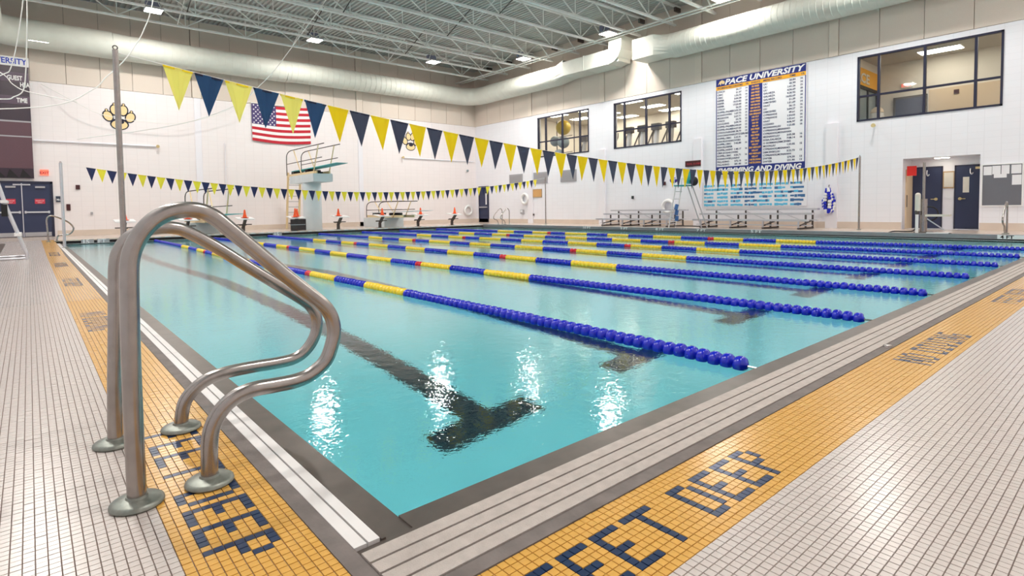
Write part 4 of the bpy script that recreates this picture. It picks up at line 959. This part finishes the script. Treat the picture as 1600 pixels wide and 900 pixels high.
# ------------------------------------------------------------------ other things on the right wall
for i, (y0, y1, lab) in enumerate(((22.8, 23.98, 'grey wall vent nearest the corner door'), (20.73, 21.86, 'grey wall vent above the corkboard'), (18.57, 19.73, 'grey wall vent under the small window'))):
    t = thing('wall_vent', lab, 'vent', (XR, (y0 + y1) / 2, 2.42), 'wall vents'); B(XR - .03, XR - .002, y0, y1, 2.42, 3.05).build('frame', 'vent_grey', t)
    for k in range(9): B(XR - .045, XR - .03, y0 + .05, y1 - .05, 2.47 + k * .062, 2.50 + k * .062).build('louvre', 'vent_grey', t)
t = thing('cork_board', 'small tan corkboard under the wall vents', 'notice board', (XR, 21.5, 1.68)); B(XR - .03, XR - .002, 21.24, 21.9, 1.68, 2.07).build('cork', 'cork', t); MB().box(XR - .04, XR - .002, 21.2, 21.24, 1.64, 2.11).box(XR - .04, XR - .002, 21.9, 21.94, 1.64, 2.11).box(XR - .04, XR - .002, 21.2, 21.94, 1.64, 1.68).box(XR - .04, XR - .002, 21.2, 21.94, 2.07, 2.11).build('frame', 'brown_wood', t)
t = thing('wall_box', 'grey box on the wall beside the far ladder rails', 'box', (XR, 22.85, .74)); B(XR - .1, XR - .002, 22.72, 22.96, .7, .95).build('body', 'vent_grey', t); B(XR - .11, XR - .1, 22.76, 22.92, .80, .92).build('cover', 'paper', t)
d = struct(MB().box(XR - .05, XR, 26.0, 26.06, ZH, 2.46).box(XR - .05, XR, 26.94, 27.0, ZH, 2.46).box(XR - .05, XR, 26.0, 27.0, 2.40, 2.46).build('door_2', 'navy_frame'))
l = B(XR - .03, XR - .002, 26.06, 26.94, ZH + .01, 2.4).build('door_leaf', 'navy_door', d); B(XR - .04, XR - .03, 26.18, 26.3, 1.3, 2.0).build('door_glass', 'paper', l); B(XR - .1, XR - .03, 26.12, 26.88, 1.1, 1.17).build('push_bar', 'aluminium', l)
t = thing('exit_sign', 'dark red sign box left of the record board', 'sign', (XR, 11.7, 2.75)); B(XR - .12, XR - .002, 11.33, 12.07, 2.74, 2.99).build('case', 'exit_dark', t); text('POOL CLOSED', .1, (XR - .125, 11.98, 2.82), 'right', 'red_sign', t, 'lettering', sx=1.0)
def rbox(name, y, z, w_, h_, m, lab, cat): return tag(B(XR - .06, XR - .002, y - w_ / 2, y + w_ / 2, z - h_ / 2, z + h_ / 2).build(name, m), lab, cat)
rbox('alarm_strobe', 13.2, 2.07, .14, .16, 'exit_dark', 'small dark red strobe left of the lifeguard chair seat', 'alarm')
rbox('wall_plate', 14.95, 1.48, .1, .14, 'black', 'tiny black plate on the wall above the left bleacher', 'plate')
rbox('wall_plate', 21.9, .66, .1, .1, 'dark_steel', 'tiny dark plate low on the wall under the corkboard', 'plate')
# bulletin board
t = thing('bulletin_board', 'grey bulletin board with pinned papers right of the doorway', 'notice board', (XR, 1.55, .9))
B(XR - .025, XR - .002, 1.12, 2.01, .93, 2.14).build('felt', 'felt_grey', t)
for a in ((1.09, 1.12, .9, 2.17), (2.01, 2.04, .9, 2.17), (1.12, 2.01, .9, .93), (1.12, 2.01, 2.14, 2.17)): B(XR - .04, XR - .002, *a).build('frame_strip', 'white_paint', t)
for y0, y1, z0, z1 in ((1.80, 1.99, 1.84, 2.10), (1.60, 1.79, 1.86, 2.11), (1.40, 1.58, 1.86, 2.12), (1.14, 1.36, 1.86, 2.12), (1.46, 1.75, 1.75, 1.86), (1.13, 1.34, 1.53, 1.82)): B(XR - .029, XR - .025, y0, y1, z0, z1).build('pinned_paper', 'paper', t)
# doorway alcove with doors
AX = XR + 1.0
mb = MB().box(XR + .25, AX + .1, ALC[0] - .1, ALC[0], ZH - .3, 2.6).box(XR + .25, AX + .1, ALC[1], ALC[1] + .1, ZH - .3, 2.6).box(XR + .25, AX + .1, ALC[0], ALC[1], 2.49, 2.6).box(AX, AX + .1, ALC[0], ALC[1], ZH - .3, 2.49).box(XR, AX, ALC[0], ALC[1], ZH - .3, ZH)
struct(mb.build('wall_alcove', 'column_white'))
t = thing('ceiling_panel', 'small lamp in the doorway alcove ceiling', 'lamp', (AX - .5, 3.1, 2.48)); B(AX - .62, AX - .38, 2.95, 3.3, 2.47, 2.489).build('diffuser', 'troffer', t); B(AX - .65, AX - .35, 2.92, 3.33, 2.48, 2.4895).build('frame', 'white_paint', t)
for n, (y0, y1, sgn) in enumerate(((3.23, 4.0, 1), (2.10, 2.84, -1))):
    d = struct(MB().box(AX - .05, AX, y0 - .04, y0, ZH, 2.24).box(AX - .05, AX, y1, y1 + .04, ZH, 2.24).box(AX - .05, AX, y0 - .04, y1 + .04, 2.2, 2.24).build('door_%d' % (n + 3), 'navy_frame'))
    l = B(AX - .04, AX - .002, y0, y1, ZH + .01, 2.2).build('door_leaf', 'navy_door', d); yk = y0 + .12 if sgn > 0 else y1 - .12
    k = MB().lathe([(.045, -.06), (.05, -.05), (.02, -.04), (.02, 0)], (AX - .04, yk, 1.15), 'x', 14).build('lock', 'brass', l, True); MB().bar((AX - .1, yk, 1.15), (AX - .1, yk + sgn * .14, 1.15), .025).build('handle', 'brass', l)
    MB().tube(smooth_path([(AX - .05, (y0 + y1) / 2, 2.12), (AX - .08, (y0 + y1) / 2, 2.0), (AX - .12, (y0 + y1) / 2 - .04, 1.93), (AX - .09, (y0 + y1) / 2 - .07, 1.98)]), .018, 8).build('coat_hook', 'aluminium', l, True)
    if n == 1: B(AX - .045, AX - .04, 2.5, 2.66, 1.35, 1.85).build('door_glass', 'offwhite', l); B(AX - .12, AX - .04, 2.15, 2.34, 2.09, 2.16).build('door_closer', 'brass', l)
t = thing('side_door', 'open wooden door edge at the left side of the alcove', 'door', (XR + .6, ALC[1] - .03, ZH)); B(XR + .3, XR + .98, ALC[1] - .045, ALC[1] - .002, ZH + .003, 2.15).build('leaf', 'hall_tan', t); B(XR + .28, XR + .33, ALC[1] - .06, ALC[1] - .046, .9, 1.3).build('edge_plate', 'dark_steel', t)
t = thing('poster_frame', 'framed yellowish notice between the two alcove doors', 'poster', (AX, 3.03, 1.5)); B(AX - .02, AX - .002, 2.88, 3.19, 1.5, 2.06).build('frame', 'brown_wood', t); B(AX - .025, AX - .02, 2.91, 3.16, 1.54, 2.02).build('sheet', 'offwhite', t)
tag(B(AX - .015, AX - .002, 2.9, 3.12, 1.15, 1.4).build('paper_notice', 'paper'), 'white paper taped below the framed notice', 'notice')
tag(MB().box(XR + .14, XR + .17, 3.72, 3.98, 1.93, 2.25).build('red_flag', 'red_cloth'), 'red rescue flag hanging in the alcove entrance', 'flag')

# ------------------------------------------------------------------ bleachers
def bleacher(y0, y1, lab):
    t = thing('bleacher', lab, 'bleacher', (20.1, (y0 + y1) / 2, ZH), 'aluminium bleachers')
    for k, (x, z) in enumerate(((19.35, .52), (19.95, .74), (20.55, .90))): B(x - .12, x + .12, y0 + k * .05, y1 + k * .05, z - .07, z).build('seat_plank', 'aluminium', t)
    for x, z in ((19.65, .32), (20.25, .5)): B(x - .12, x + .12, y0, y1, z - .035, z).build('foot_plank', 'aluminium', t)
    n = 4
    for i in range(n):
        y = y0 + .3 + (y1 - y0 - .6) * i / (n - 1)
        for x, z in ((19.35, .485), (19.95, .705), (20.55, .865)): MB().bar((x, y, ZH), (x, y, z), .05).build('leg', 'aluminium' if x < 19.5 else 'dark_steel', t)
        MB().bar((19.3, y, ZH + .03), (20.6, y, ZH + .03), .05).build('floor_bar', 'dark_steel', t); MB().bar((19.4, y, .29), (20.55, y, .47), .04).build('slope_bar', 'dark_steel', t)
    for i in range(n - 1):
        ya = y0 + .3 + (y1 - y0 - .6) * i / (n - 1); yb = y0 + .3 + (y1 - y0 - .6) * (i + 1) / (n - 1)
        MB().bar((20.55, ya, .3), (20.55, yb, .8), .025).build('cross_brace', 'aluminium', t)
bleacher(11.55, 15.6, 'three-row aluminium bleacher left of the lifeguard chair'); bleacher(6.3, 10.6, 'three-row aluminium bleacher under the record board')
# ------------------------------------------------------------------ lifeguard chair
t = thing('lifeguard_chair', 'tall white lifeguard chair with a teal seat between the bleachers', 'lifeguard chair', (19.25, 10.9, ZH))
cx, cy = 19.0, 10.85
for s in (-1, 1):
    MB().tube([(cx + s * .24, cy + .52, ZH), (cx + s * .20, cy + .22, 1.85)], .025, 8).build('front_leg', 'white_paint', t, True)
    MB().tube([(cx + s * .20, cy - .92, ZH), (cx + s * .18, cy - .28, 1.85)], .025, 8).build('rear_leg', 'vent_grey', t, True)
    MB().tube([(cx + s * .26, cy + .25, 1.85), (cx + s * .26, cy + .25, 2.12), (cx + s * .26, cy - .25, 2.12), (cx + s * .26, cy - .28, 1.85)], .02, 8).build('arm_rest', 'white_paint', t, True)
    MB().bar((cx + s * .22, cy + .5, .24), (cx + s * .2, cy - .9, .24), .03).build('base_bar', 'dark_steel', t)
for k in range(5):
    z = .42 + k * .3; f = (z - ZH) / 1.68
    MB().bar((cx - .24, cy + .52 - .3 * f, z), (cx + .24, cy + .52 - .3 * f, z), .08, .03).build('step', 'white_paint', t)
B(cx - .28, cx + .28, cy - .3, cy + .26, 1.82, 1.87).build('seat', 'teal', t); B(cx - .26, cx + .26, cy - .32, cy - .27, 1.9, 2.4).build('backrest', 'teal', t)
tag(MB().ball((cx - .05, cy + .42, 2.08), .15, 14, 10, (1, 1, .8)).build('towel', 'purple_cloth', None, True), 'purple towel hung over the lifeguard chair arm', 'towel')
tag(MB().ball((cx - .05, cy - .50, 2.0), .15, 14, 10, (1, 1, 1.2)).build('bag', 'black', None, True), 'black bag hanging at the lifeguard chair side', 'bag')
t = thing('rescue_tube', 'blue rescue tube hanging on the lifeguard chair legs', 'rescue tube', (cx + .1, cy - .45, .6))
for k, z in enumerate((.55, .78, 1.0)): MB().tube([(cx - .3 - .03 * k, cy + .12, z - .1), (cx - .3, cy + .1, z + .1)], .07, 10).build('float_section', 'foam_blue', t, True)
# ------------------------------------------------------------------ coil of lane floats on the wall
t = thing('float_coil', 'coil of blue and white lane floats hanging on the wall hook', 'float coil', (XR - .1, 6.25, .7))
cr = random.Random(2)
for k in range(72):
    lay = k // 24; a = 2 * PI * (k % 24) / 24 + lay * .1; z = 1.16 + .42 * math.cos(a); hw = (.17 - .045 * lay) * (1.0 if z < 1.15 else max(.25, 1 - (z - 1.15) * 1.7)); y = 6.25 + hw * math.copysign(abs(math.sin(a)) ** .7, math.sin(a))
    MB().lathe([(.02, -.05), (.058, -.04), (.062, 0), (.058, .04), (.02, .05)], (XR - .17 + .03 * (lay % 2) - .06 * lay, y, z), 'z', 10).build('float', 'float_blue' if (k // 3 + lay) % 2 == 0 else 'white_paint', t, True)
MB().tube([(XR - .02, 6.25, 1.72), (XR - .16, 6.25, 1.72), (XR - .16, 6.25, 1.5)], .012, 6).build('hook', 'dark_steel', t, True)
# ------------------------------------------------------------------ pool lift
t = thing('pool_lift', 'steel pool lift with cream seat arm at the far pool edge', 'pool lift', (18.75, 2.9, ZH))
lx, ly = 18.85, 2.93
MB().tube([(lx, ly, ZH), (lx, ly, 1.15)], .09, 18).build('mast', 'stainless', t, True); MB().tube([(lx - .02, ly, 1.1), (lx - .02, ly, 2.2)], .035, 12).build('upper_tube', 'stainless', t, True)
MB().tube([(lx - .16, ly + .12, -.08), (lx - .16, ly + .12, .7)], .04, 12).build('actuator_tube', 'white_paint', t, True)
MB().tube([(lx - .1, ly + .12, .8), (lx - .1, ly + .12, 1.25)], .07, 14).build('motor', 'offwhite', t, True); MB().ball((lx - .1, ly + .12, 1.26), .07).build('motor_cap', 'offwhite', t, True)
MB().tube([(lx - .12, ly + .13, .68), (lx - .12, ly + .13, .82)], .05, 12).build('clamp', 'dark_steel', t, True)
MB().box(lx - .12, lx + .14, ly - .62, ly - .06, .64, .70).build('seat_arm', 'offwhite', t); MB().bar((lx, ly - .05, .6), (lx, ly - .5, .25), .03).build('leg_brace', 'aluminium', t)
MB().torus((lx + .1, ly - .12, .72), .2, .02, 'x', 20, 6).build('wheel', 'black', t, True); B(lx - .15, lx + .15, ly - .2, ly + .2, ZH, ZH + .03).build('base_plate', 'stainless_dark', t)
tag(MB().tube(smooth_path([(18.35, 3.69, .045), (18.45, 3.72, .12), (18.6, 3.62, .20), (18.75, 3.3, .20), (18.7, 3.12, .24), (18.72, 3.06, .4)]), .018, 8).build('lift_hose', 'black', None, True), 'black hose looping over the edge beside the pool lift', 'hose')
t = thing('deck_grate', 'white plastic grate strip on the gutter beside the pool lift', 'grate', (18.5, 2.5, .18)); B(18.36, 18.5, 2.25, 2.75, .176, .2).build('strip', 'white_paint', t); B(18.38, 18.48, 2.2, 2.25, .176, .195).build('end_piece', 'dark_steel', t)

# ------------------------------------------------------------------ left deck: leaning frame, floor drain
t = thing('guard_stand', 'slanted aluminium leg frame at the left picture edge', 'stand', (-1.3, 14.9, ZD))
for y, dx in ((14.6, 0.0), (15.5, 0.0)):
    MB().tube(smooth_path([(-.937 + dx, y, .06), (-.95 + dx, y, .20), (-.985 + dx, y, .31), (-1.10 + dx, y, .714), (-1.24 + dx, y, 1.20), (-1.33 + dx, y, 1.6), (-1.45 + dx, y, 2.1)]), .03, 10).build('leg', 'aluminium', t, True)
    MB().tube([(-.94 + dx, y, .10), (-2.1 + dx, y, .10)], .022, 8).build('foot_bar', 'aluminium', t, True)
    MB().tube([(-2.1 + dx, y, .06), (-1.6 + dx, y, 2.1)], .03, 10).build('rear_leg', 'aluminium', t, True)
for z, x in ((1.34, -1.27), (.62, -1.075)): B(x - .06, x + .06, 14.5, 15.56, z - .03, z + .03).build('step', 'white_paint', t)
B(-1.32, -1.22, 14.52, 14.62, 1.02, 1.28).build('clamp', 'black', t)
B(-1.75, -1.35, 14.5, 15.6, 2.1, 2.16).build('seat', 'white_paint', t)
t = thing('trench_drain', 'dark floor drain strip on the left deck', 'drain', (-1.5, 21, .12))
m = MB()
m.v = []
for k in range(8):
    ya, yb = 17.2 + k * .55, 17.2 + (k + 1) * .55 - .03; za = ZD + max(0, min(1, (ya - RY0) / (RY1 - RY0))) * (ZH - ZD) + .004; zb = ZD + max(0, min(1, (yb - RY0) / (RY1 - RY0))) * (ZH - ZD) + .004
    MB().quad((-1.64, ya, za), (-1.45, ya, za), (-1.45, yb, zb), (-1.64, yb, zb)).quad((-1.64, ya, za), (-1.64, ya, za - .02), (-1.45, ya, za - .02), (-1.45, ya, za)).build('grate', 'dark_steel', t)

# ------------------------------------------------------------------ hanging ropes
def rope(pts, lab, r=.014): tag(MB().tube(smooth_path(pts, 5), r, 6).build('hanging_rope', 'rope_white', None, True), lab, 'rope', 'white ropes hanging from the roof')
rope([(-.5, 20, 9.7), (-.7, 20, 7.64), (-.91, 20, 6.14), (-1.09, 20, 5.29), (-1.23, 20, 5.09), (-1.6, 20, 4.95), (-2.9, 20, 4.9)], 'white rope curving across the scoreboard lettering')
rope([(-.6, 20.1, 9.7), (-.66, 20.1, 7.28), (-.71, 20.1, 6.18), (-.77, 20.1, 5.25), (-.85, 20.1, 4.68), (-1.06, 20.1, 4.47), (-1.36, 20.1, 4.37), (-2.9, 20.1, 4.35)], 'white rope looping down past the scoreboard edge', .016)
rope([(-2.9, 20.2, 5.9), (-1.4, 20.2, 5.19), (-1.07, 20.2, 4.84), (-.71, 20.2, 4.66), (.4, 20.2, 4.5)], 'thin white rope slanting over the lower scoreboard rows', .012)
rope([(2.0, 12, 9.7), (1.3, 12, 5.69), (1.07, 12, 4.8), (.83, 12, 4.31), (.63, 12, 4.01), (.38, 12, 3.72), (.15, 12, 3.45), (-.6, 12, 3.05), (-2.9, 12, 2.75)], 'white rope dropping from the lamp behind the tall pole', .010)
rope([(7.6, 14, 9.7), (5.0, 14, 5.84), (4.77, 14, 5.5), (4.32, 14, 4.86), (3.94, 14, 4.41), (3.3, 14, 3.8), (2.0, 14, 3.2), (.0, 14, 2.7)], 'white rope running down from the roof behind the pennants', .010)
rope([(-.3, 27.25, 6.2), (.78, 26.9, 5.52), (1.38, 26.9, 5.2), (2.03, 26.9, 5.06), (3.15, 26.9, 4.97), (4.36, 26.9, 5.02), (5.66, 26.9, 5.43), (6.63, 26.9, 5.93), (7.5, 27.25, 6.4)], 'faint white rope swagged across the wall by the paw emblem', .012)
